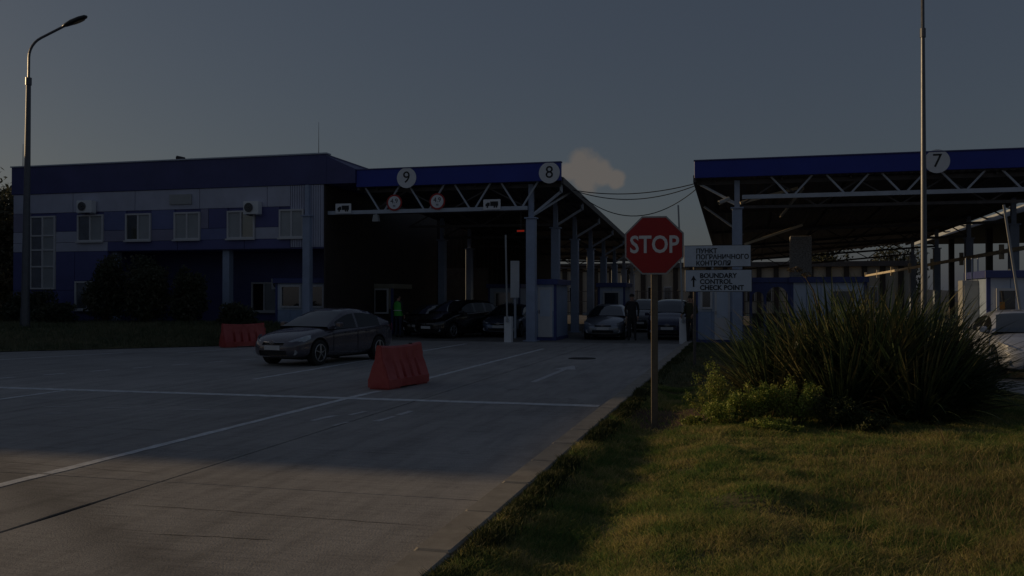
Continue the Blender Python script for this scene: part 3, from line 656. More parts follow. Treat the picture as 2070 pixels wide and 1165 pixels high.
# height-limit and lorry signs hung on the left truss
def limit_sign(x, lab):
    t = thing('height_limit_sign', lab, 'sign', (x, 31.5, 5.2), 0, 'height limit signs on the left canopy')
    MB().cyl((0, -.0, 0), (0, .02, 0), .31, n=40).build('border_ring', M['red_paint'], t); MB().cyl((0, -.006, 0), (0, -.001, 0), .245, n=40).build('plate', M['sign_white'], t)
    text('4.9', .25, M['black_text'], t, (0, -.01, .05)); text('м', .13, M['black_text'], t, (0, -.01, -.12))
    MB().bar((0, .03, .1), (0, .03, -.3), .03).build('bracket', M['steel'], t)
limit_sign(-12.76, 'round red-rimmed 4.9 m height limit sign, left one on the truss under number 9'); limit_sign(-11.04, 'round red-rimmed 4.9 m height limit sign, right one, further from number 9')
def lorry_sign(x, lab):
    t = thing('lorry_sign', lab, 'sign', (x, 31.5, 5.03), 0, 'white lorry signs on the left canopy')
    MB().bbox(-.33, .33, 0, .02, -.19, .19, .01).build('plate', M['sign_white'], t)
    m_ = MB(); m_.box(-.06, .24, -.006, -.001, -.06, .11); m_.prism([(-.24, -.06), (-.08, -.06), (-.08, .07), (-.16, .07), (-.24, .01)], 'y', -.006, -.001)
    for wx in (-.17, .1, .18): m_.cyl((wx, -.007, -.09), (wx, -.002, -.09), .035, n=12)
    m_.build('lorry_pictogram', M['black_text'], t); MB().bar((0, .03, .1), (0, .03, -.18), .03).build('bracket', M['steel'], t)
lorry_sign(-14.86, 'white plate with black lorry pictogram near the blue building'); lorry_sign(-8.92, 'white plate with black lorry pictogram beside the right column of lane 8')
fl = thing('floodlight', 'small floodlight hanging under the truss left of the height limit signs', 'lamp', (-13.52, 31.55, 4.81))
MB().box(-.015, .015, -.015, .015, -.05, .0).build('stem', M['steel'], fl); MB().prism([(-.13, -.3), (.13, -.3), (.08, -.05), (-.08, -.05)], 'y', -.09, .09).build('housing', M['sign_grey'], fl)
MB().box(-.11, .11, -.08, .08, -.315, -.301).build('lens', M['glass'], fl)
sc = thing('security_camera', 'grey security camera bracketed left of the lane 7 column', 'camera', (-.42, 31.9, 4.95))
MB().bar((.16, 0, -.1), (-.12, -.1, .02), .04).build('bracket', M['steel'], sc); MB().cyl((-.02, -.08, .1), (-.36, -.25, -.06), .07, .075, n=10).build('housing', M['sign_grey'], sc); MB().cyl((-.36, -.25, -.06), (-.38, -.26, -.07), .055, n=10).build('lens', M['glass_dark'], sc)
for i, (pa, pb, sag, lab) in enumerate([((-6.35, 35.6, 5.75), (-1.6, 34.0, 5.72), .95, 'black cable with the deepest sag between the two canopies'),
                                   ((-6.35, 34.6, 5.80), (-1.6, 33.2, 5.72), .42, 'black cable with a middling sag strung between the canopies'),
                                   ((-6.35, 33.6, 5.74), (-1.6, 32.4, 5.68), .26, 'tautest black cable strung between the two canopies')]):
    pa, pb = Vector(pa), Vector(pb); pts = [pa.lerp(pb, k / 20) - Vector((0, 0, sag * 4 * (k / 20) * (1 - k / 20))) for k in range(21)]
    tag(MB().tube(pts, .018, n=5).build('cable', M['cable']), lab, 'cable', 'cables between the canopies')

rl = thing('lane_signal', 'small glowing red lane signal hanging left of the lane 8 column', 'signal', (-8.2, 33.0, 4.15))
MB().box(-.17, .17, 0, .08, -.06, .06).build('housing', M['blackpaint'], rl); MB().box(-.14, .14, -.01, -.001, -.03, .03).build('lit_face', M['signal_red'], rl); MB().bar((0, .04, .061), (0, .04, 1.45), .03).build('hanger', M['steel_dark'], rl)

# ================================================================== BOOTHS AND GATES
def booth(loc, w_, d_, h_, label, door=None, win=None, low=1.1, roofm='booth_blue', wallm='white_panel', lowm='booth_grey', group='checkpoint booths', band=.2, orange=False, rz=0):
    t = thing('checkpoint_booth', label, 'booth', loc, rz, group)
    MB().box(0, w_, 0, d_, .12, h_ - band).build('wall', M[lowm], t)
    MB().box(-.03, w_ + .03, -.04, d_ + .03, 0, .12).build('plinth', M['booth_blue'], t)
    MB().bbox(-.12, w_ + .12, -.16, d_ + .1, h_ - band, h_, .015).build('roof', M[roofm], t)
    n = max(2, int(w_ / .5)); 
    for k in range(n):
        a = w_ * k / n + .012; b = w_ * (k + 1) / n - .012
        MB().box(a, b, -.022, -.001, .14, low - .01).build('wall_panel', M[lowm], t)
        MB().box(a, b, -.022, -.001, low + .01, h_ - band - .01).build('wall_panel', M[wallm], t)
    for x in (0, w_): MB().box(x - .05, x + .05, -.035, .04, .12, h_ - band - .001).build('corner_post', M['booth_blue'], t)
    if win:
        for (a, b, z0, z1) in win:
            window(a, b, z0, z1, 0, y=-.03, panem='glass_dark', sill=False, par=t, o_x=0, fw=.07)
            if orange: MB().box(a + .09, a + .22, -.048, -.042, z0 + .09, z0 + .3).build('orange_notice', M['wood_orange'], t)
    if door:
        a, b = door; d = MB().bbox(a, b, -.075, -.023, .13, h_ - band - .1, .008).build('door', M['frame_white'], t)
        MB().box(a + .08, b - .08, -.082, -.0755, .9, h_ - band - .2).build('door_pane', M['white_panel'], d); MB().bar((a + .05, -.1, 1.0), (a + .05, -.1, 1.14), .02).build('handle', M['chrome'], d)
    return t
booth((-1.57, 32.0, 0), 1.55, 2.4, 2.35, 'grey-blue booth with small window and white door behind the direction sign', door=(.62, 1.16), win=[(.14, .55, 1.2, 1.95)])
booth((-7.55, 32.6, 0), .78, 2.4, 2.29, 'narrow white booth with navy cap beside the column of lane 8', door=(.14, .68))
booth((-18.1, 32.25, .0), 2.4, 1.2, 2.38, 'wide booth with navy band directly behind the windscreen of the grey saloon', win=[(.2, 1.1, 1.2, 2.1), (1.45, 2.1, 1.2, 2.1)], low=1.1)
booth((-17.3 + .6, 36.2, 0), 1.95, 2.0, 2.2, 'cream-framed dark kiosk in shade to the right of the blue building', win=[(.15, .85, .9, 2.0), (1.1, 1.8, .9, 2.0)], roofm='cream', wallm='cream', lowm='far_dark')
booth((6.6, 27.2, 0), 2.2, 2.2, 2.35, 'pale blue booth with an orange notice in its window, far right edge', win=[(.18, .72, 1.18, 1.86)], low=1.06, orange=True, door=(.95, 1.7))
booth((1.75, 34, 0), 2.5, 1.8, 2.35, 'white-panelled booth under a long navy band behind the flax leaves', win=[(1.3, 2.2, 1.1, 1.9)])
booth((-12.6, 44, 0), 1.6, 2.2, 2.3, 'booth deep in the shade under number 9, right of the dark hall', win=[(.3, 1.3, 1.1, 1.9)])
booth((-6.6, 42, 0), 1.2, 2.2, 2.3, 'booth deep in the shade behind the silver car', win=[(.2, 1.0, 1.1, 1.9)])
# arched opening frame beside the lane 7 booth
af = thing('arched_shelter', 'navy shelter frame with two arched openings beside the direction sign', 'shelter', (.3, 34, 0))
MB().box(-.1, 1.42, -.05, .9, 2.16, 2.34).build('roof_band', M['booth_blue'], af)
for x in (0, .5, 1.36): MB().box(x - .05, x + .05, 0, .08, 0, 2.159).build('post', M['booth_blue'], af)
for a, b in ((.05, .45), (.55, 1.31)):
    r = (b - a) / 2; c = (a + b) / 2; n = 12; pts = [(c + r * math.cos(math.pi * k / n), 1.62 + min(r, .45) * math.sin(math.pi * k / n)) for k in range(n + 1)]
    MB().prism([(b, 1.62), (b, 2.155), (a, 2.155), (a, 1.62)] + pts[::-1][1:-1], 'y', .01, .07).build('arch', M['booth_blue'], af)
MB().box(.05, 1.31, .02, .06, .1, 1.0).build('infill_panel', M['far_dark'], af)
# grey control cabinet and pebbledash pier
cb = thing('control_cabinet', 'weathered grey control cabinet left of the booth at far right', 'cabinet', (6.15, 28.2, 0))
MB().bbox(0, .62, 0, .5, 0, 2.1, .015).build('body', M['sign_grey'], cb); MB().box(.06, .56, -.02, -.001, .3, 1.95).build('door', M['sign_grey'], cb); MB().bar((.5, -.04, 1.2), (.5, -.04, 1.35), .02).build('handle', M['blackpaint'], cb)
for k in range(3): MB().cyl((.15 + .16 * k, .2, 2.1), (.15 + .16 * k, .2, 2.75), .02, n=6).build('conduit', M['steel'], cb)
pr = MB().bbox(1.84, 2.66, 37, 37.6, -.002, 4.05, .02).build('masonry_pier', M['pebble']); tag(pr, 'grey pebbledash pier rising behind the lane 7 booth', 'pier')

def gate(loc, top, label, cab=(.27, .27, .92), lab_h=.92):
    t = thing('barrier_gate', label, 'barrier gate', loc, 0, 'raised barrier gates')
    w_, d_, h_ = cab
    MB().bbox(-w_ / 2, w_ / 2, -d_ / 2, d_ / 2, 0, h_, .015).build('cabinet', M['sign_white'], t)
    MB().cyl((0, -d_ / 2 - .05, h_ - .14), (0, -d_ / 2, h_ - .14), .07, n=14).build('pivot', M['steel'], t)
    p0 = Vector((0, -d_ / 2 - .06, h_ - .2)); p1 = Vector(top) - Vector(loc)
    L = (p1 - p0); bm_ = MB().bar(p0, p1, .055, .045).build('boom', M['sign_grey'], t)
gate((-8.15, 31.0, 0), (-8.22, 30.85, 3.85), 'white barrier gate with boom raised at the left of lane 8 column')
gate((-15.7, 33.2, 0), (-15.78, 33.0, 4.25), 'white barrier gate with boom raised behind the dark grey saloon')
gate((-1.98, 31.35, 0), (-2.14, 31.2, 4.8), 'white barrier gate with boom raised between stop sign and direction sign')
gate((7.25, 26.6, 0), (6.82, 26.5, 4.1), 'white barrier gate with leaning boom before the orange-notice booth')
wb = MB().box(-8.85, -8.5, 33.95, 34.0, 1.6, 3.05).build('notice_board', M['sign_white']); wb2 = MB().box(-8.72, -8.63, 34.002, 34.06, 0, 3.0).build('post', M['steel'], wb)
tag(wb, 'tall blank white notice board on a post left of lane 8 column', 'notice board')
# dark inspection hall, far cream building, bits beyond
ih = thing('inspection_hall', 'very dark ribbed hall filling the back of the left lanes', 'building', (-17.5, 46, 0))
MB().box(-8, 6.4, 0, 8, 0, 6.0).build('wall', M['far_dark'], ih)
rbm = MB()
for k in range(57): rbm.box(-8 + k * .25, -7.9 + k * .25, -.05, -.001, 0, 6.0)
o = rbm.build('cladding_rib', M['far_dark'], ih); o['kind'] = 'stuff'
MB().box(1.6, 4.3, -.06, -.051, 0, 3.2).build('door', M['steel_dark'], ih)
fb = thing('far_hall', 'long low cream building closing the view behind the canopies', 'building', (-4, 82, 0))
MB().box(-20, 18, 0, 8, 0, 4.3).build('wall', M['far_wall'], fb); MB().box(-20.3, 18.3, -.6, 8.3, 4.3, 4.75).build('roof', M['steel_dark'], fb)
for k in range(26): x = -19.6 + k * 1.46; MB().box(x, x + .42, -.25, -.001, 0, 4.29).build('pilaster', M['far_dark'], fb)
for k in range(25):
    x = -19.0 + k * 1.46
    if k % 3: w_ = MB().box(x, x + .7, -.06, -.001, 1.2, 2.6).build('window', M['frame_white'], fb); MB().box(x + .06, x + .64, -.08, -.061, 1.28, 2.52).build('pane', M['glass_dark'], w_)
# fence in front of the far hall
ff = thing('mesh_fence', 'low dark railing crossing behind the lanes before the cream building', 'fence', (-4, 70, 0))
for k in range(16): MB().cyl((-12 + k * 1.6, 0, 0), (-12 + k * 1.6, 0, 2.2), .04, n=6).build('post', M['steel_dark'], ff)
for z in (.4, 1.3, 2.1): MB().bar((-12, 0, z), (12, 0, z), .05).build('rail', M['steel_dark'], ff)
bars = MB()
for k in range(170): x = -12 + k * .141; bars.bar((x, .04, .3), (x, .04, 2.1), .018)
o = bars.build('bars', M['steel_dark'], ff); o['kind'] = 'stuff'
# dark house and trees at far left
hs_ = thing('dark_house', 'shaded house with a low pitched roof beyond the left end of the blue building', 'house', (-66, 58, 0))
MB().box(-9, 9, 0, 9, 0, 7.2).build('wall', M['far_dark'], hs_); MB().prism([(-10, 7.2), (10, 7.2), (3, 9.6), (-3, 9.6)], 'y', -.6, 9.6).build('roof', M['roof_tile'], hs_)
for x in (-6, -1, 4):
    w_ = MB().box(x, x + 1.3, -.08, -.001, 3.8, 5.2).build('window', M['frame_white'], hs_); MB().box(x + .1, x + 1.2, -.1, -.081, 3.9, 5.1).build('pane', M['glass_dark'], w_)
# annex that shades the road (left, outside the frame), kept plain
for (y0, y1, h_, lab) in ((10.2, 16.3, 6.85, 'lower end of the shading office block left of the road'), (16.32, 34.0, 8.5, 'taller office block left of the road that shades the lanes')):
    t = thing('office_block', lab, 'building', (-42, y0, 0), 0, None)
    MB().box(-12, 8, 0, y1 - y0, 0, h_).build('wall', M['pale_panel'], t); MB().box(-12.05, 8.05, .001, y1 - y0 - .001, h_, h_ + .12).build('coping', M['navy'], t)
    n = max(1, int((y1 - y0) / 3))
    for k in range(n):
        for z in (1.2, 4.2):
            w_ = MB().box(8.001, 8.06, .9 + k * 3, 2.3 + k * 3, z, z + 1.5).build('window', M['frame_white'], t); MB().box(8.061, 8.07, 1.0 + k * 3, 2.2 + k * 3, z + .1, z + 1.4).build('pane', M['glass_dark'], w_)

# ================================================================== STREET FURNITURE
def lamp():
    t = thing('street_lamp', 'tall tapered street lamp with curved arm at the left edge', 'street lamp', (-23.64, 25.19, .35))
    t.rotation_euler = (0, R(.6), 0)
    # local frame: arm leans towards camera-right
    MB().cyl((0, 0, -.5), (0, 0, .9), .165, .15, n=16).build('base', M['galv'], t)
    MB().cyl((0, 0, .901), (0, 0, 8.55), .135, .075, n=16).build('pole', M['galv'], t)
    MB().cyl((0, 0, 8.5), (0, 0, 8.75), .1, n=14).build('collar', M['galv'], t)
    d = Vector((.97, .25, 0)); pts = [(0, 0, 8.7), (0, 0, 9.45)]
    for k in range(1, 7):
        a = k / 6 * R(62); pts.append(tuple(d * (.75 * (1 - math.cos(a))) + Vector((0, 0, 9.45 + .75 * math.sin(a)))))
    p = Vector(pts[-1]); e = p + d * .78 + Vector((0, 0, .41)); pts.append(tuple(e)); MB().tube(pts, .042, n=8).build('arm', M['galv'], t)
    hd = MB(); ax = (d * .9 + Vector((0, 0, .40))).normalized(); sd_ = ax.cross(Vector((0, 0, 1))).normalized(); up = sd_.cross(ax)
    secs = [(-.05, .05, .04), (.08, .11, .075), (.3, .15, .11), (.6, .155, .10), (.8, .11, .07), (.86, .04, .03)]; vs_ = []
    for s_, wd, ht in secs:
        c = e + ax * s_
        for k in range(12): a = 2 * math.pi * k / 12; vs_.append(c + sd_ * wd * math.cos(a) + up * (ht * math.sin(a) * (1. if math.sin(a) > 0 else .55)))
    fs = [(i * 12 + k, i * 12 + (k + 1) % 12, (i + 1) * 12 + (k + 1) % 12, (i + 1) * 12 + k) for i in range(5) for k in range(12)] + [tuple(range(12)), tuple(range(60, 72))]
    hd.add(vs_, fs).build('lamp_head', M['lamp_dark'], t, smooth=True)
    c = e + ax * .52 - up * .035; MB().add([c + sd_ * .1 * math.cos(2 * math.pi * k / 12) + ax * .24 * math.sin(2 * math.pi * k / 12) - up * .035 for k in range(12)] + [c - up * .075], [(k, (k + 1) % 12, 12) for k in range(12)]).build('lens', M['lamp_lens'], t)
lamp()
pw = thing('floodlight_mast', 'tall thin grey mast rising out of the flax bushes past number 7', 'mast', (4.92, 27.0, 0))
MB().cyl((0, 0, 0), (0, 0, 8.9), .10, .055, n=14).build('pole', M['galv'], pw); MB().cyl((0, 0, 8.9), (0, 0, 9.15), .08, n=12).build('collar', M['galv'], pw)
MB().cyl((0, 0, 9.15), (0, 0, 14.5), .05, .035, n=10).build('upper_pole', M['galv'], pw); MB().box(-.2, .2, -.2, .2, 0, .03).build('base_plate', M['galv'], pw)

# stop sign
ss = thing('stop_sign', 'red octagonal STOP sign on a square post in the lawn', 'sign', (-1.06, 11.16, 0.05), R(4))
MB().bbox(-.042, .042, .0, .06, -.1, 2.5, .006).build('post', M['pole_brown'], ss)
def octa(r): return [(r * math.cos(math.pi / 8 + k * math.pi / 4), 2.2 + r * math.sin(math.pi / 8 + k * math.pi / 4)) for k in range(8)]
RO = .362 / math.cos(math.pi / 8)
pl_ = MB().prism(octa(RO), 'y', -.022, -.006).build('plate', M['sign_grey'], ss); MB().prism(octa(RO * .945), 'y', -.026, -.0225).build('red_face', M['red_paint'], ss)
text('STOP', .30, M['sign_white'], ss, (0, -.028, 2.2), bold=.006, xscale=.84)
for z in (2.05, 2.35): MB().box(-.07, .07, -.005, -.001, z - .02, z + .02).build('clamp', M['steel'], ss)
# direction sign
ds = thing('direction_sign', 'two white plates reading boundary control check point, on one thin post', 'sign', (-1.05, 20.53, .05))
MB().cyl((0, .03, -.1), (0, .03, 2.72), .035, n=12).build('post', M['steel_dark'], ds)
def plate(z0, z1, x0=-.21, x1=1.26):
    b = MB().bbox(x0, x1, -.02, -.004, z0, z1, .008).build('border', M['blackpaint'], ds); MB().box(x0 + .012, x1 - .012, -.024, -.0205, z0 + .012, z1 - .012).build('plate', M['sign_blue_white'], ds)
plate(2.24, 2.73, -.235, 1.24); plate(1.68, 2.18)
for z, s in ((2.62, 'ПУНКТ'), (2.485, 'ПОГРАНИЧНОГО'), (2.345, 'КОНТРОЛЯ')): text(s, .145, M['black_text'], ds, (.035, -.027, z - .025), align='LEFT', bold=.004, xscale=.95)
for z, s in ((2.06, 'BOUNDARY'), (1.925, 'CONTROL'), (1.79, 'CHECK POINT')): text(s, .15, M['black_text'], ds, (.12, -.027, z - .02), align='LEFT', bold=.004, xscale=.98)
for zc in (1.93,):
    MB().prism([(-.035, zc - .14), (.0 - .0 + .0, zc - .14), (.0, zc + .02), (.045, zc + .0), (-.0175, zc + .12), (-.08, zc + .0), (-.035, zc + .02)], 'y', -.028, -.0245).build('arrow', M['black_text'], ds)
for x in (.4, 1.0): MB().box(x - .02, x + .02, -.003, .03, 1.75, 2.68).build('stiffener', M['steel'], ds)
# manhole
mh = tag(MB().cyl((-4.08, 23.1, .001), (-4.08, 23.1, .012), .36, n=32).build('manhole_cover', M['iron']), 'dark round manhole cover in the lane beyond the arrow', 'manhole cover')

# red water-filled barriers
def barrier(loc, rz, label, L=1.48):
    t = thing('plastic_barrier', label, 'barrier', loc, rz, 'red plastic road barriers')
    # profile half widths by height; long axis local x; saddle top
    nx = 120; prof = [(.22, 0.03), (.22, .17), (.205, .19), (.135, .40), (.085, .50), (.065, .66), (.055, .74), (.03, .77)]
    vs_ = []; fs = []; np_ = len(prof) * 2
    for i in range(nx + 1):
        x = -L / 2 + L * i / nx; u = x / (L / 2); ring = []
        sad = -.035 * (1 - u * u) ; endin = .0 if abs(u) < .97 else .015
        gr = 0
        for gpos in (-.52, -.18, .18, .52):
            dxx = abs(u - gpos); gr = max(gr, max(0, min(1, (1 - dxx / .062) * 1.8)))
        for j, (w_, z) in enumerate(prof):
            gg = (0, 0, .085, .07, .012, 0, 0, 0)[j] * gr
            ring.append((x * (1 - endin), -(w_ - endin) + gg * (1 if j < 5 else 0), z + (sad if j >= 6 else 0) + (0 if j else 0)))
        ring += [(p[0], -p[1], p[2]) for p in ring[::-1]]
        vs_ += ring
    for i in range(nx):
        for j in range(np_): fs.append((i * np_ + j, i * np_ + (j + 1) % np_, (i + 1) * np_ + (j + 1) % np_, (i + 1) * np_ + j))
    fs += [tuple(range(np_)), tuple(range(nx * np_, (nx + 1) * np_))]
    o = MB().add(vs_, fs).build('body', M['red_plastic'], t)
    for p in o.data.polygons: p.use_smooth = True
    o.data.set_sharp_from_angle(angle=R(24))
    for x in (-.5, .5): 
        MB().box(x - .2, x + .2, -.19, .19, 0, .029).build('foot', M['red_plastic'], t)
    MB().cyl((L / 2 - .35, 0, .72), (L / 2 - .35, 0, .765), .035, n=12).build('filler_cap', M['blackpaint'], t)
    MB().box(L / 2, L / 2 + .035, -.05, .05, .18, .60).build('coupling_tongue', M['red_plastic'], t)
barrier((-6.02, 15.13, 0), math.atan2(1.46, .22), 'red plastic barrier on the lane line, in front of the saloon')
barrier((-15.75, 25.9, 0), math.atan2(1.3, .8), 'red plastic barrier further back, behind the saloon bonnet')

# ================================================================== CARS
def eval_mesh(o):
    dg = bpy.context.evaluated_depsgraph_get(); return bpy.data.meshes.new_from_object(o.evaluated_get(dg))
def sedan_meshes(hb=0.0, tall=0.0, wid=1.0, rearx=0.0):
    """body shell with wheel arches and greenhouse; front = +x. returns dict of (name -> MB / mesh)"""
    S = [(2.25, .40, .34, .50, .47), (2.20, .60, .27, .60, .55), (2.10, .74, .22, .68, .61), (1.90, .835, .20, .775, .69), (1.62, .875, .185, .85, .765), (1.35, .885, .18, .90, .81), (1.0, .888, .175, .955, .865),
         (.72, .888, .17, .99, .90), (.2, .887, .165, .985, .93), (-.4, .887, .165, 1.0, .955), (-.95, .885, .17, 1.03, .985), (-1.35, .88, .18, 1.07, 1.01), (-1.75, .86, .20, 1.09, 1.02), (-2.05, .82, .24, 1.09, .99), (-2.22, .74, .30, 1.05, .90), (-2.30, .58, .40, .93, .78)]
    vs_ = []; fs = []
    for x, w_, zb, zt, zs in S:
        w_ *= wid; zt += tall * (1 if x < 1.6 else .6); zs += tall * (1 if x < 1.6 else .6)
        h = zs - zb
        half = [(0, zb), (w_ * .72, zb), (w_ * .95, zb + h * .14), (w_ * 1.0, zb + h * .38), (w_ * .985, zb + h * .60), (w_ * .995, zb + h * .80), (w_ * .955, zb + h * .97), (w_ * .86, zs + (zt - zs) * .45), (w_ * .55, zs + (zt - zs) * .86), (0, zt)]
        ring = [(x, y, z) for y, z in half] + [(x, -y, z) for y, z in half[-2:0:-1]]
        vs_ += ring
    n = 18
    for i in range(len(S) - 1):
        for j in range(n): fs.append((i * n + j, i * n + (j + 1) % n, (i + 1) * n + (j + 1) % n, (i + 1) * n + j))
    fs += [tuple(range(n)), tuple(range((len(S) - 1) * n, len(S) * n))]
    me = bpy.data.meshes.new('b'); me.from_pydata(vs_, [], fs)
    bm = bmesh.new(); bm.from_mesh(me); bmesh.ops.recalc_face_normals(bm, faces=bm.faces); bm.to_mesh(me); bm.free()
    o = bpy.data.objects.new('b', me); col.objects.link(o); md = o.modifiers.new('s', 'SUBSURF'); md.levels = 2; md.render_levels = 2
    me2 = eval_mesh(o); o.modifiers.clear(); o.data = me2
    cut = MB()
    for x in (1.35, -1.35):
        for s in (-1, 1):
            cut.cyl((x, s * .66 * wid, .33), (x, s * 1.1 * wid, .33), .385, n=32)
    # bumper intake recess
    cut.box(2.02, 2.5, -.46, .46, .27, .40); cut.box(2.12, 2.5, -.36, .36, .53, .60)
    co = cut.build('cut', M['black']); md = o.modifiers.new('b', 'BOOLEAN'); md.object = co; md.operation = 'DIFFERENCE'; md.solver = 'EXACT'
    me3 = eval_mesh(o); bpy.data.objects.remove(o); bpy.data.objects.remove(co)
    me3.materials.clear(); me3.materials.append(M['car_grey'])
    for p in me3.polygons: p.material_index = 0; p.use_smooth = True
    me3.set_sharp_from_angle(angle=R(38))
    # greenhouse grid: rows by x, cols by profile
    t_ = tall
    if hb: G_ = [(.98, .96 + t_), (.80, 1.06 + t_), (.45, 1.25 + t_), (.12, 1.39 + t_), (-.1, 1.44 + t_), (-.6, 1.47 + t_), (-1.2, 1.455 + t_), (-1.75, 1.41 + t_), (-2.0, 1.30 + t_), (-2.18, 1.06 + t_)]
    else: G_ = [(.98, .97 + t_), (.80, 1.055 + t_), (.45, 1.215 + t_), (.12, 1.345 + t_), (-.1, 1.395 + t_), (-.45, 1.43 + t_), (-.8, 1.415 + t_), (-1.15, 1.36 + t_), (-1.5, 1.235 + t_), (-1.88, 1.085 + t_)]
    xi = []
    for k in range(len(G_) - 1):
        for q in range(4): u = q / 4; xi.append((G_[k][0] * (1 - u) + G_[k + 1][0] * u, G_[k][1] * (1 - u) + G_[k + 1][1] * u))
    xi.append(G_[-1])
    def ring(x, zr):
        base = .92 + t_ + (.05 * max(0, -x + .9) / 2.6); H_ = max(zr - base, .03); wb = .845 * wid; wt = .62 * wid
        f_ = min(1, H_ / .45); wtop = wb - (wb - wt) * f_
        pr_ = [(wb, base - .02), (wb - (wb - wtop) * .33, base + H_ * .36), (wb - (wb - wtop) * .72, base + H_ * .74), (wtop * .93, base + H_ * .92), (wtop * .72, base + H_ * .985), (wtop * .35, zr + .008 * f_), (0, zr + .012 * f_)]
        return [(x, y, z) for y, z in pr_] + [(x, -y, z) for y, z in pr_[-2::-1]]
    rings = [ring(*p) for p in xi]; nr = 13
    parts = {'roof': MB(), 'windscreen': MB(), 'rear_window': MB(), 'side_window': [MB(), MB()], 'pillars': MB()}
    vsr = [v for r_ in rings for v in r_]
    x_ws_end = .06; x_rw = (-1.98 if hb else -1.02)
    for i in range(len(rings) - 1):
        xm = (xi[i][0] + xi[i + 1][0]) / 2
        for j in range(nr - 1):
            f = (i * nr + j, (i + 1) * nr + j, (i + 1) * nr + j + 1, i * nr + j + 1); jj = min(j, nr - 2 - j)
            side = jj <= 1
            if side:
                pil = xm > .62 or (-.36 < xm < -.26) or (xm < (-1.75 if hb else -1.42)) or (hb and -1.2 < xm < -1.1)
                key = None if not pil else 'pillars'
                tgt = parts['side_window'][0 if j < 6 else 1] if key is None else parts['pillars']
            else:
                if xm > x_ws_end: tgt = parts['windscreen'] if jj >= 3 or jj == 2 and False else parts['pillars']
                elif xm < x_rw: tgt = parts['rear_window'] if jj >= 3 else parts['pillars']
                else: tgt = parts['roof']
            tgt.add([vsr[q] for q in f], [(0, 1, 2, 3)])
    return me3, parts
def clean(mb, name, m_, parent):
    o = mb.build(name, m_, parent); bm = bmesh.new(); bm.from_mesh(o.data); bmesh.ops.remove_doubles(bm, verts=bm.verts, dist=.0005); bmesh.ops.recalc_face_normals(bm, faces=bm.faces)
    # give the sheet thickness
    bm.to_mesh(o.data); bm.free(); o.data.shade_smooth(); return o
def car(name, label, paint, loc, heading, hb=0, tall=0., wid=1., base=None, detail=True, group=None):
    """heading: world angle of the direction the front points to"""
    t = thing(name, label, 'car', loc, heading, group); t.scale = (CS * .97, CS, CS * 1.05)
    me, parts = base
    b = link('body', me.copy(), t); b.data.materials.clear(); b.data.materials.append(M[paint])
    clean(parts['roof'], 'roof', M[paint], t)
    po = clean(parts['pillars'], 'pillar', M[paint], t)
    bm = bmesh.new(); bm.from_mesh(po.data); bm.faces.ensure_lookup_table(); seen = set(); isl = []
    for f in bm.faces:
        if f.index in seen: continue
        st_ = [f]; seen.add(f.index); grp = []
        while st_:
            q = st_.pop(); grp.append(q.index)
            for e in q.edges:
                for lf in e.link_faces:
                    if lf.index not in seen: seen.add(lf.index); st_.append(lf)
        isl.append(set(grp))
    bm.free(); src = po.data
    for grp in isl:
        b2 = bmesh.new(); b2.from_mesh(src); b2.faces.ensure_lookup_table(); bmesh.ops.delete(b2, geom=[f for f in b2.faces if f.index not in grp], context='FACES')
        m2 = bpy.data.meshes.new('pillar'); b2.to_mesh(m2); b2.free(); m2.materials.append(M[paint]); m2.shade_smooth(); link('pillar', m2, t)
    bpy.data.objects.remove(po)
    clean(parts['windscreen'], 'windscreen', M['glass_car'], t); clean(parts['rear_window'], 'rear_window', M['glass_car'], t)
    for s_ in parts['side_window']: clean(s_, 'side_window', M['glass_side'], t)
    # wheels
    for x in (1.35, -1.35):
        for s in (-1, 1):
            y = s * .775 * wid; w0 = MB(); w0.cyl((x, y - s * .11, .325), (x, y + s * .09, .325), .325, n=32); w0.cyl((x, y + s * .0901, .325), (x, y + s * .105, .325), .318, .29, n=32)
            wh = w0.build('wheel', M['black'], t)
            rm = MB(); rm.cyl((x, y + s * .1055, .325), (x, y + s * .11, .325), .215, n=32, mi=1)
            for k in range(5):
                a = 2 * math.pi * k / 5 + .3; ca, sa = math.cos(a), math.sin(a); 
                rm.bar((x + .02 * ca, y + s * .122, .325 + .02 * sa), (x + .205 * ca, y + s * .116, .325 + .205 * sa), .055, .02)
            rm.tube([(x + .212 * math.cos(2 * math.pi * k / 24), y + s * .112, .325 + .212 * math.sin(2 * math.pi * k / 24)) for k in range(25)], .014, n=6)
            rm.cyl((x, y + s * .11, .325), (x, y + s * .13, .325), .045, n=12)
            rm.build('rim', [M['rim'], M['black']], wh)
        ax_ = MB().cyl((x, -.6, .325), (x, .6, .325), .05, n=8); ax_.build('axle', M['black'], t)
    MB().box(-1.75, 1.75, -.62, .62, .16, .45).build('underbody', M['black'], t)
    # front
    dt = tall * .6
    MB().add([(2.17, -.44, .285), (2.17, .44, .285), (2.19, .44, .395), (2.19, -.44, .395)], [(0, 1, 2, 3)]).build('bumper_grille', M['blackpaint'], t)
    MB().add([(2.16, -.34, .535), (2.16, .34, .535), (2.14, .34, .60), (2.14, -.34, .60)], [(0, 1, 2, 3)]).build('grille', M['blackpaint'], t)
    gb = MB(); gb.tube([(2.235 - .25 * (abs(y_) / .38) ** 2 * .35, y_, .603 + dt * .3) for y_ in np.linspace(-.36, .36, 9)], .012, n=6); gb.build('grille_trim', M['chrome'], t)
    em = MB(); em.tube([(2.245, .085 * math.cos(2 * math.pi * k / 20), .605 + .045 * math.sin(2 * math.pi * k / 20)) for k in range(21)], .007, n=5)
    em.bar((2.247, -.035, .578), (2.247, -.02, .632), .01); em.bar((2.247, .02, .578), (2.247, .035, .632), .01); em.bar((2.247, -.03, .6), (2.247, .03, .61), .01); em.build('emblem', M['chrome'], t)
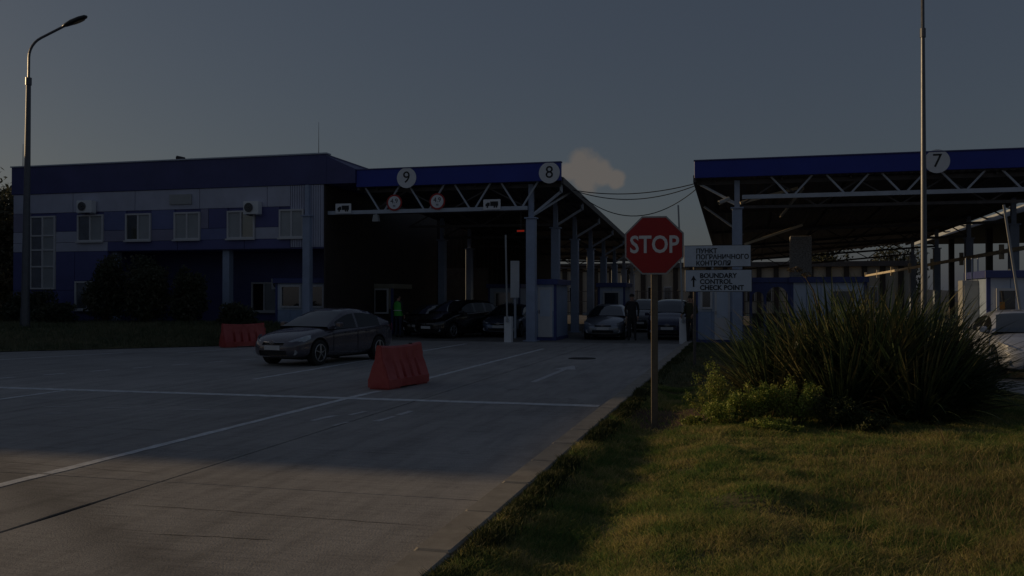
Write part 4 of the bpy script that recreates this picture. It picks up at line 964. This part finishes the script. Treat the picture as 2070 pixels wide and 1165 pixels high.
    MB().bbox(2.235, 2.255, -.26, .26, .415, .525, .004).build('number_plate', M['plate_white'], t)
    for s in (-1, 1):
        # headlight wraps round the corner
        pts = []
        for (x, y, z0, z1) in ((2.175, .43, .545, .61), (2.13, .58, .56, .665), (2.02, .72, .585, .72), (1.86, .815, .63, .765), (1.70, .85, .69, .785)):
            pts.append(((x + .012, s * (y + .012), z0 + dt), (x - .02, s * (y - .005), z1 + dt)))
        vs_ = [p for q in pts for p in q]; MB().add(vs_, [(2 * k, 2 * k + 2, 2 * k + 3, 2 * k + 1) for k in range(4)]).build('headlight', M['headlight'], t)
        MB().cyl((2.07, s * .66, .36), (2.135, s * .66, .36), .06, .07, n=16).build('fog_light', M['headlight'], t)
        tl = MB().add([(-2.06, s * .835, .80), (-2.24, s * .72, .78), (-2.25, s * .70, .98), (-2.04, s * .82, 1.0)], [(0, 1, 2, 3)]); tl.build('tail_light', M['red_paint'], t)
        mi = MB(); mi.bbox(.58, .72, s * .98 - .1, s * .98 + .1, .96 + tall, 1.08 + tall, .03); mi.bar((.64, s * .84, .97 + tall), (.64, s * .9, 1.0 + tall), .04); mi.build('mirror', M[paint], t)
        if detail:
            for x in (.18, -.78): MB().box(x - .09, x + .09, s * .889 - .012, s * .889 + .012, .80, .825).build('door_handle', M[paint], t)
            sl = MB()
            for xx in (.78, -.31, -1.22): sl.box(xx - .004, xx + .004, s * .8885 * wid - .003, s * .8885 * wid + .003, .28, .9)
            sl.build('door_gap', M['black'], t)
    return t
CS = .89
base_sedan = sedan_meshes()
base_suv = sedan_meshes(hb=1, tall=.16, wid=1.02)
# heading: nose points roughly to -Y
hd = math.atan2(-2.12, -.50)
main_c = Vector((-9.70, 19.15)) + Vector((.5, 2.12)).normalized() * 1.35 * .89 + Vector((-.973, .23)) * .80 * .89
car('parked_saloon', 'dark violet-grey saloon with silver wheels standing in the open lane', 'car_grey', (main_c.x, main_c.y, 0), hd, base=base_sedan)
dn = -math.pi / 2
car('waiting_car', 'black saloon directly behind the grey saloon, nose out of the shade', 'car_black', (-13.0, 36.3, 0), dn + .05, base=base_sedan, detail=False, group='cars waiting under the canopies')
car('waiting_car', 'black off-roader between the black saloon and the blue-silver saloon', 'car_black', (-11.3, 34.6, 0), dn - .35, base=base_suv, detail=False, group='cars waiting under the canopies')
car('waiting_car', 'blue-silver saloon in shade left of the lane 8 column', 'car_bluesilver', (-9.45, 36.2, 0), dn, base=base_sedan, detail=False, group='cars waiting under the canopies')
car('waiting_car', 'silver saloon in the gap lane right of the narrow white booth', 'car_silver', (-5.15, 35.2, 0), dn + .03, base=base_sedan, detail=False, group='cars waiting under the canopies')
car('waiting_car', 'navy off-roader behind the stop sign post', 'car_navy', (-2.75, 35.8, 0), dn, base=base_suv, detail=False, group='cars waiting under the canopies')
car('waiting_car', 'dark hatchback further back behind the silver saloon', 'car_black', (-4.6, 43, 0), dn, base=base_suv, detail=False, group='cars waiting under the canopies')
car('white_car', 'white car half hidden by the flax at the right edge', 'car_white', (5.7, 20.8, 0), dn - .05, base=base_sedan)

# ================================================================== PEOPLE
def person(label, loc, rz, top, legs, jm=None, pose='stand', hair_m='hair', vest=None, h=1.74, bag=None):
    t = thing('person', label, 'person', loc, rz); k = h / 1.74
    J = {'pel': (0, 0, .95, .135), 'wai': (0, 0, 1.08, .125), 'che': (0, -.01, 1.30, .15), 'sho': (0, 0, 1.43, .10), 'nec': (0, 0, 1.50, .055), 'hd0': (0, -.02, 1.58, .085), 'hd1': (0, -.02, 1.68, .085)}
    E = [('pel', 'wai'), ('wai', 'che'), ('che', 'sho'), ('sho', 'nec'), ('nec', 'hd0'), ('hd0', 'hd1')]
    st = {'stand': (.03, .0, .02), 'lean': (.05, .08, .12)}[pose]
    for s, n_ in ((-1, 'l'), (1, 'r')):
        J[n_ + 'hip'] = (s * .10, 0, .88, .095); J[n_ + 'kne'] = (s * .11, -.03 * (s > 0), .49, .06); J[n_ + 'ank'] = (s * .12, .02, .08, .042); J[n_ + 'toe'] = (s * .13, -.13, .035, .035)
        J[n_ + 'shd'] = (s * .19, 0, 1.41, .062)
        J[n_ + 'elb'] = (s * (.25), .03, 1.14, .045)
        J[n_ + 'wri'] = (s * .22, -.10 if pose == 'stand' else -.26, .90 if pose == 'stand' else 1.08, .03); 
        wx, wy, wz = J[n_ + 'wri'][:3]; J[n_ + 'pal'] = (wx - s * .005, wy - .03, wz - .07, .032)
        E += [('pel', n_ + 'hip'), (n_ + 'hip', n_ + 'kne'), (n_ + 'kne', n_ + 'ank'), (n_ + 'ank', n_ + 'toe'), ('sho', n_ + 'shd'), (n_ + 'shd', n_ + 'elb'), (n_ + 'elb', n_ + 'wri'), (n_ + 'wri', n_ + 'pal')]
    names = list(J); me = bpy.data.meshes.new('body'); me.from_pydata([tuple(c * k for c in J[n_][:3]) for n_ in names], [(names.index(a), names.index(b)) for a, b in E], [])
    o = bpy.data.objects.new('body', me); col.objects.link(o); sk = o.modifiers.new('s', 'SKIN'); o.modifiers.new('u', 'SUBSURF').levels = 2
    for i, n_ in enumerate(names): v = me.skin_vertices[0].data[i]; v.radius = (J[n_][3] * k * (1.25 if n_ in ('che', 'wai', 'pel') else 1), J[n_][3] * k * (.85 if n_ in ('che', 'wai', 'pel') else 1)); v.use_root = (n_ == 'pel')
    m2 = eval_mesh(o); bpy.data.objects.remove(o); m2.materials.clear()
    for m_ in (M['skin'], M[top], M[legs], M['black']): m2.materials.append(m_)
    for p in m2.polygons:
        z = p.center.z / k; x = abs(p.center.x)
        if z > 1.49: mi = 0
        elif z < .085: mi = 3
        elif z < .93 and x < .185 : mi = 2
        elif x > .17 and z < (J['lwri'][2] + .01) and z > J['lwri'][2] - .2: mi = 0
        else: mi = 1
        p.material_index = mi; p.use_smooth = True
    link('body', m2, t)
    for s in (-1, 1):   # five fingers, bent
        px, py, pz = [c * k for c in J['lpal' if s < 0 else 'rpal'][:3]]; f = MB()
        for q in range(4):
            dy = (q - 1.5) * .018; L = (.07, .08, .075, .06)[q]; f.tube([(px, py + dy, pz), (px - s * .004, py + dy, pz - L * .6), (px - s * .018, py + dy - .004, pz - L)], [.009, .0085, .006], n=6)
        f.tube([(px, py - .025, pz + .03), (px - s * .01, py - .05, pz), (px - s * .012, py - .055, pz - .025)], [.011, .009, .007], n=6); f.build('fingers', M['skin'], t)
    hcap = MB(); vs_ = []; c = Vector((0, -.01 * k, 1.67 * k))
    bm = bmesh.new(); bmesh.ops.create_uvsphere(bm, u_segments=14, v_segments=10, radius=.1 * k)
    for v in list(bm.verts):
        if v.co.z < -.02 * k and v.co.y < .03: bm.verts.remove(v)
    for v in bm.verts: v.co += c + Vector((0, .012, 0))
    hm = bpy.data.meshes.new('hair'); bm.to_mesh(hm); bm.free(); hm.materials.append(M[hair_m]); hm.shade_smooth(); link('hair', hm, t)
    fc = MB(); fc.prism([(-.012, 1.60 * k), (.012, 1.60 * k), (.004, 1.65 * k), (-.004, 1.65 * k)], 'y', -.125 * k, -.09 * k); fc.build('nose', M['skin'], t)
    for s in (-1, 1):
        MB().cyl((s * .032, -.106 * k, 1.652 * k), (s * .032, -.098 * k, 1.652 * k), .009, n=8).build('eye', M['blackpaint'], t); MB().bbox(s * .09 - .008, s * .09 + .008, -.03, .01, 1.60 * k, 1.66 * k, .004).build('ear', M['skin'], t)
    MB().box(-.022, .022, -.105 * k, -.096 * k, 1.575 * k, 1.582 * k).build('mouth', M['red_plastic'], t)
    if vest:
        v = MB(); n = 20; secs = [(.88, .205, .155), (1.05, .185, .145), (1.28, .215, .165), (1.41, .20, .13), (1.475, .11, .085)]; vs_ = []
        for z, a, b in secs:
            for q in range(n): th = 2 * math.pi * q / n; vs_.append((a * math.cos(th) * k, (b * math.sin(th) - .005) * k, z * k))
        fs = [(i * n + q, i * n + (q + 1) % n, (i + 1) * n + (q + 1) % n, (i + 1) * n + q) for i in range(len(secs) - 1) for q in range(n)]
        vo = v.add(vs_, fs).build('vest', M[vest], t, smooth=True)
        MB().tube([(.208 * k * math.cos(2 * math.pi * q / 20), .162 * k * math.sin(2 * math.pi * q / 20) - .004, 1.1 * k) for q in range(21)], .016, n=6).build('reflective_band', M['sign_white'], vo)
    return t
person('person in a dark jacket and brown patterned top standing by the raised barrier gate', (-1.72, 31.0, 0.0), R(-25), 'cloth_brown', 'cloth_dark', pose='lean', h=1.66)
person('person in a bright green vest among the black cars under the left canopy', (-13.35, 33.4, 0.0), R(160), 'cloth_dark', 'cloth_jeans', vest='hivis', h=1.72)
person('person in dark clothes standing between the silver car and the navy one', (-3.98, 33.2, 0.0), R(10), 'cloth_dark', 'cloth_dark', h=1.72)

# ================================================================== PLANTS
def flax_leaf_mesh(seed, L, w_, bend):
    rr_ = random.Random(seed); n = 9; vs_ = []; fs = []
    for i in range(n + 1):
        t = i / n; r = L * t
        th = bend * t ** 1.8
        # integrate roughly
        x = L * (math.sin(bend * t * .5) * t) * .9; z = L * t * math.cos(bend * t * .45)
        ww = w_ * (.55 + .45 * math.sin(min(1, t * 2.2) * math.pi / 2)) * (1 - max(0, (t - .45) / .55) ** 1.6) + .0015
        y = .03 * math.sin(t * 3 + seed) * L * .3
        vs_ += [(x, y - ww, z), (x + ww * .5, y, z - ww * .25), (x, y + ww, z)]
    for i in range(n): a = 3 * i; fs += [(a, a + 1, a + 4, a + 3), (a + 1, a + 2, a + 5, a + 4)]
    return vs_, fs
leafvar = [flax_leaf_mesh(k, L, w_, b) for k, (L, w_, b) in enumerate([(1.6, .017, .5), (1.75, .019, .8), (1.45, .017, 1.0), (1.7, .018, .3), (1.3, .016, 1.3), (1.8, .018, .6), (1.2, .015, .9), (1.55, .019, 1.5)])]
leafme = []
for v_, f_ in leafvar:
    me = bpy.data.meshes.new('leaf'); me.from_pydata(v_, [], f_); me.materials.append(M['flax']); me.shade_smooth(); leafme.append(me)
def flax(x, y, s, label, nbig=64, nall=760, spread=1.):
    z0 = hgt(x, y); x += .07; t = thing('flax_bush', label, 'bush', (x, y, z0), 0, 'clumped flax bushes on the lawn')
    for k in range(nbig):
        o = bpy.data.objects.new('leaf', leafme[k % 8]); col.objects.link(o); o.parent = t
        az = random.uniform(-math.pi, math.pi) if k % 3 else random.uniform(-math.pi * .95, -math.pi * .05); r0 = random.uniform(.05, .3)
        tilt = abs(random.gauss(.32, .28)) * spread; o.location = (math.cos(az) * r0, math.sin(az) * r0, -.03); sc_ = s * random.uniform(.68, .98)
        o.rotation_euler = (0, min(tilt, 1.25), az); o.rotation_mode = 'XYZ'; o.scale = (sc_, sc_ * random.uniform(.9, 1.2), sc_)
    mb = MB()
    from mathutils import Euler
    for k in range(nall):
        v_, f_ = leafvar[k % 8]; az = random.uniform(-math.pi, math.pi); r0 = random.uniform(0, .34); tilt = min((random.uniform(.05, 1.0) if k % 3 else abs(random.gauss(.3, .3))) * spread, 1.4); sc_ = s * random.uniform(.55, .93) * (1 - .12 * tilt)
        m4 = Matrix.Translation((math.cos(az) * r0, math.sin(az) * r0, -.03)) @ Euler((0, tilt, az)).to_matrix().to_4x4() @ Matrix.Scale(sc_, 4)
        mb.add([m4 @ Vector(v) for v in v_], f_)
    o = mb.build('leaves', M['flax'], t, smooth=True, recalc=False); o['kind'] = 'stuff'
    mb = MB()
    for k in range(22):
        v_, f_ = leafvar[(k * 3) % 8]; az = random.uniform(-math.pi, 0); m4 = Matrix.Translation((math.cos(az) * .25, math.sin(az) * .25, 0)) @ Euler((0, random.uniform(.9, 1.5), az)).to_matrix().to_4x4() @ Matrix.Scale(s * random.uniform(.45, .8), 4)
        mb.add([m4 @ Vector(v) for v in v_], f_)
    o = mb.build('dry_leaves', M['flax_dead'], t, smooth=True, recalc=False); o['kind'] = 'stuff'
    return t
flax(.72, 12.8, 1.02, 'flax bush at the left end of the clump, leaves reaching towards the direction sign', spread=1.35)
flax(1.12, 13.3, 1.2, 'tall flax bush second from the left end of the clump')
flax(1.55, 12.6, 1.18, 'flax bush in the middle of the clump, dark at its base')
flax(1.85, 13.4, 1.27, 'tall flax bush behind the middle of the clump, before the thin mast')
flax(2.2, 12.9, 1.1, 'flax bush second from the right end of the clump', spread=1.0)
flax(2.5, 13.4, .85, 'flax bush at the right end of the clump, against the white car', spread=.75)
flax(.36, 12.5, .92, 'low flax bush at the outermost left, leaves nearly level', spread=1.5, nbig=44, nall=620)
flax(1.15, 12.1, .92, 'low flax bush in front of the clump on its left', spread=1.3, nbig=40, nall=520)
flax(2.05, 12.0, .92, 'low flax bush in front of the clump on its right', spread=1.15, nbig=40, nall=520)
fsx, fsy = 1.05, 12.7; fs_ = thing('dry_flower_stalk', 'dead flower stalk curving up left above the flax bushes', 'plant', (fsx, fsy, .05))
MB().tube([(0, 0, 0), (-.02, 0, .8), (-.05, 0, 1.35), (-.12, 0, 1.65), (-.24, 0, 1.86), (-.36, .0, 1.94)], [.014, .012, .010, .009, .007, .005], n=6).build('stalk', M['bark'], fs_)
leaves_mesh('seed_heads', [(-.36, 0, 1.93, .11, .05, .035), (-.2, 0, 1.86, .08, .05, .035)], 160, .02, M['flax_dead'], fs_)

def weed(x, y, h_, r, label, m_='weed', n=1500, ls=.018):
    z = hgt(x, y) - .01; t = thing('leafy_weed', label, 'weed', (x, y, z), 0, 'weeds in front of the flax')
    st_ = MB()
    blobs = []
    for k in range(20):
        a = random.uniform(0, 6.28); d = random.uniform(.1, 1) * r; hh = h_ * random.uniform(.55, 1.05) * (1.05 - .35 * d / r); p = (math.cos(a) * d, math.sin(a) * d, hh)
        st_.tube([(p[0] * .2, p[1] * .2, 0), (p[0] * .7, p[1] * .7, hh * .6), p], [.005, .004, .002], n=5)
        for q in (.45, .7, .95): blobs.append((p[0] * q ** .8, p[1] * q ** .8, hh * q, r * .2, r * .2, h_ * .15))
    o = st_.build('stems', M['bark'], t); o['kind'] = 'stuff'
    leaves_mesh('foliage', blobs, n, ls, M[m_], t, surf=.1)
weed(-.36, 11.35, .72, .34, 'tallest leafy weed, left of the flax by the stop sign', n=4200, ls=.015)
weed(-.14, 10.85, .38, .34, 'low spreading weed nearest the stop sign post', n=3200, ls=.018)
weed(.14, 10.95, .52, .32, 'bright green weed second from the left before the flax', n=3600, ls=.018)
weed(.58, 11.0, .60, .38, 'rounded yellow-green weed before the middle of the flax', n=4800, ls=.016)
weed(1.0, 10.9, .42, .36, 'dark straggling weed at the foot of the flax', 'weed_dark', 3000)
weed(.30, 10.45, .18, .36, 'flat weed patch in front of the bright weeds', 'weed', 2600)
weed(1.35, 10.9, .25, .35, 'low dark weed right of the straggling one', 'weed_dark', 2600)
weed(-.55, 10.9, .14, .2, 'small weed tuft closest to the stop sign post', 'weed', 1200)
for (x, y, h_) in ((1.95, 9.6, .28), (2.75, 9.7, .3), (2.55, 9.5, .16)):
    t = thing('dead_sprig', {1.95: 'bare branching dead sprig before the dark flax base', 2.75: 'bare branching dead sprig near the right edge of the lawn', 2.55: 'short bent dead sprig between two taller sprigs'}[x], 'dry plant', (x, y, hgt(x, y) - .01))
    mb = MB()
    for k in range(7):
        a = random.uniform(0, 6.28); s_ = random.uniform(.3, 1); mb.tube([(0, 0, h_ * .2 * (k % 3)), (math.cos(a) * .05, math.sin(a) * .05, h_ * (.4 + .3 * s_)), (math.cos(a) * .12 * s_, math.sin(a) * .1, h_ * (.55 + .45 * s_))], [.004, .003, .0015], n=5)
    mb.build('twigs', M['dry_grass'].copy() if False else M['dry_grass'], t)

def shrub(x, y, z, rx, ry, h_, label, n=6000, name='shrub', cat='shrub', ls=.07, trunk=True, group='shrubs in front of the blue building', m_='shrub'):
    t = thing(name, label, cat, (x, y, z), 0, group); blobs = []
    tb = MB()
    for k in range(9):
        a = random.uniform(0, 6.28); d = random.uniform(0, .65); hh = h_ * random.uniform(.35, .85); blobs.append((math.cos(a) * d * rx, math.sin(a) * d * ry, hh, rx * random.uniform(.35, .6), ry * random.uniform(.35, .6), h_ * random.uniform(.16, .3)))
        tb.tube([(0, 0, -.1), (blobs[-1][0] * .4, blobs[-1][1] * .4, hh * .4), (blobs[-1][0], blobs[-1][1], hh)], [.05, .035, .012], n=6)
    blobs.append((0, 0, h_ * .35, rx * .85, ry * .8, h_ * .33))
    tb.build('trunk', M['bark'], t); leaves_mesh('crown', blobs, n, ls, M[m_], t, kind=None, surf=.45)
    return t
shrub(-24.0, 29.6, .55, 1.0, .9, 2.7, 'dark bushy tree in front of the recessed ground floor, left one', 9000)
shrub(-22.2, 29.7, .5, 1.2, .9, 2.75, 'dark bushy tree in the middle before the blue building', 9000)
shrub(-20.6, 29.9, .5, .8, .7, 2.1, 'dark bushy tree nearest the far red barrier', 7000)
shrub(-27.6, 29.4, .5, 1.5, .7, 1.35, 'low dark hedge bush below the tall stair window', 6000)
shrub(-25.6, 28.6, .45, 1.2, .7, .95, 'low dark hedge bush below the lower window', 5000)
shrub(-30.3, 29.5, .4, 1.4, 1.0, 1.3, 'low dark bush at the left end of the building', 5000)
shrub(-18.3, 29.6, .3, 1.0, .7, 1.0, 'low dark bush beside the far red barrier', 5000)
shrub(-41, 42, 0, 3.0, 2.5, 7.5, 'dark tree in front of the shaded house at far left', 12000, 'broadleaf_tree', 'tree', .16, group=None)
shrub(-36, 46, 0, 2.2, 2.5, 5.5, 'smaller dark tree against the left end wall of the blue building', 9000, 'broadleaf_tree', 'tree', .16, group=None)
for i, (x, y, h_, lab) in enumerate([(-9.5, 92, 6, 'dim tree behind the cream building, seen right of lane 8 column'), (8, 96, 7.5, 'dim tree behind the cream building, above the lane 7 booth'), (14, 90, 6.5, 'dim tree at the far right beyond the sunlit-toned beam'), (-2.5, 74, 3.0, 'small tree before the cream building behind the stop sign')]):
    shrub(x, y, 0, h_ * .45, h_ * .4, h_, lab, 6000, 'broadleaf_tree', 'tree', .16, group='trees beyond the checkpoint')
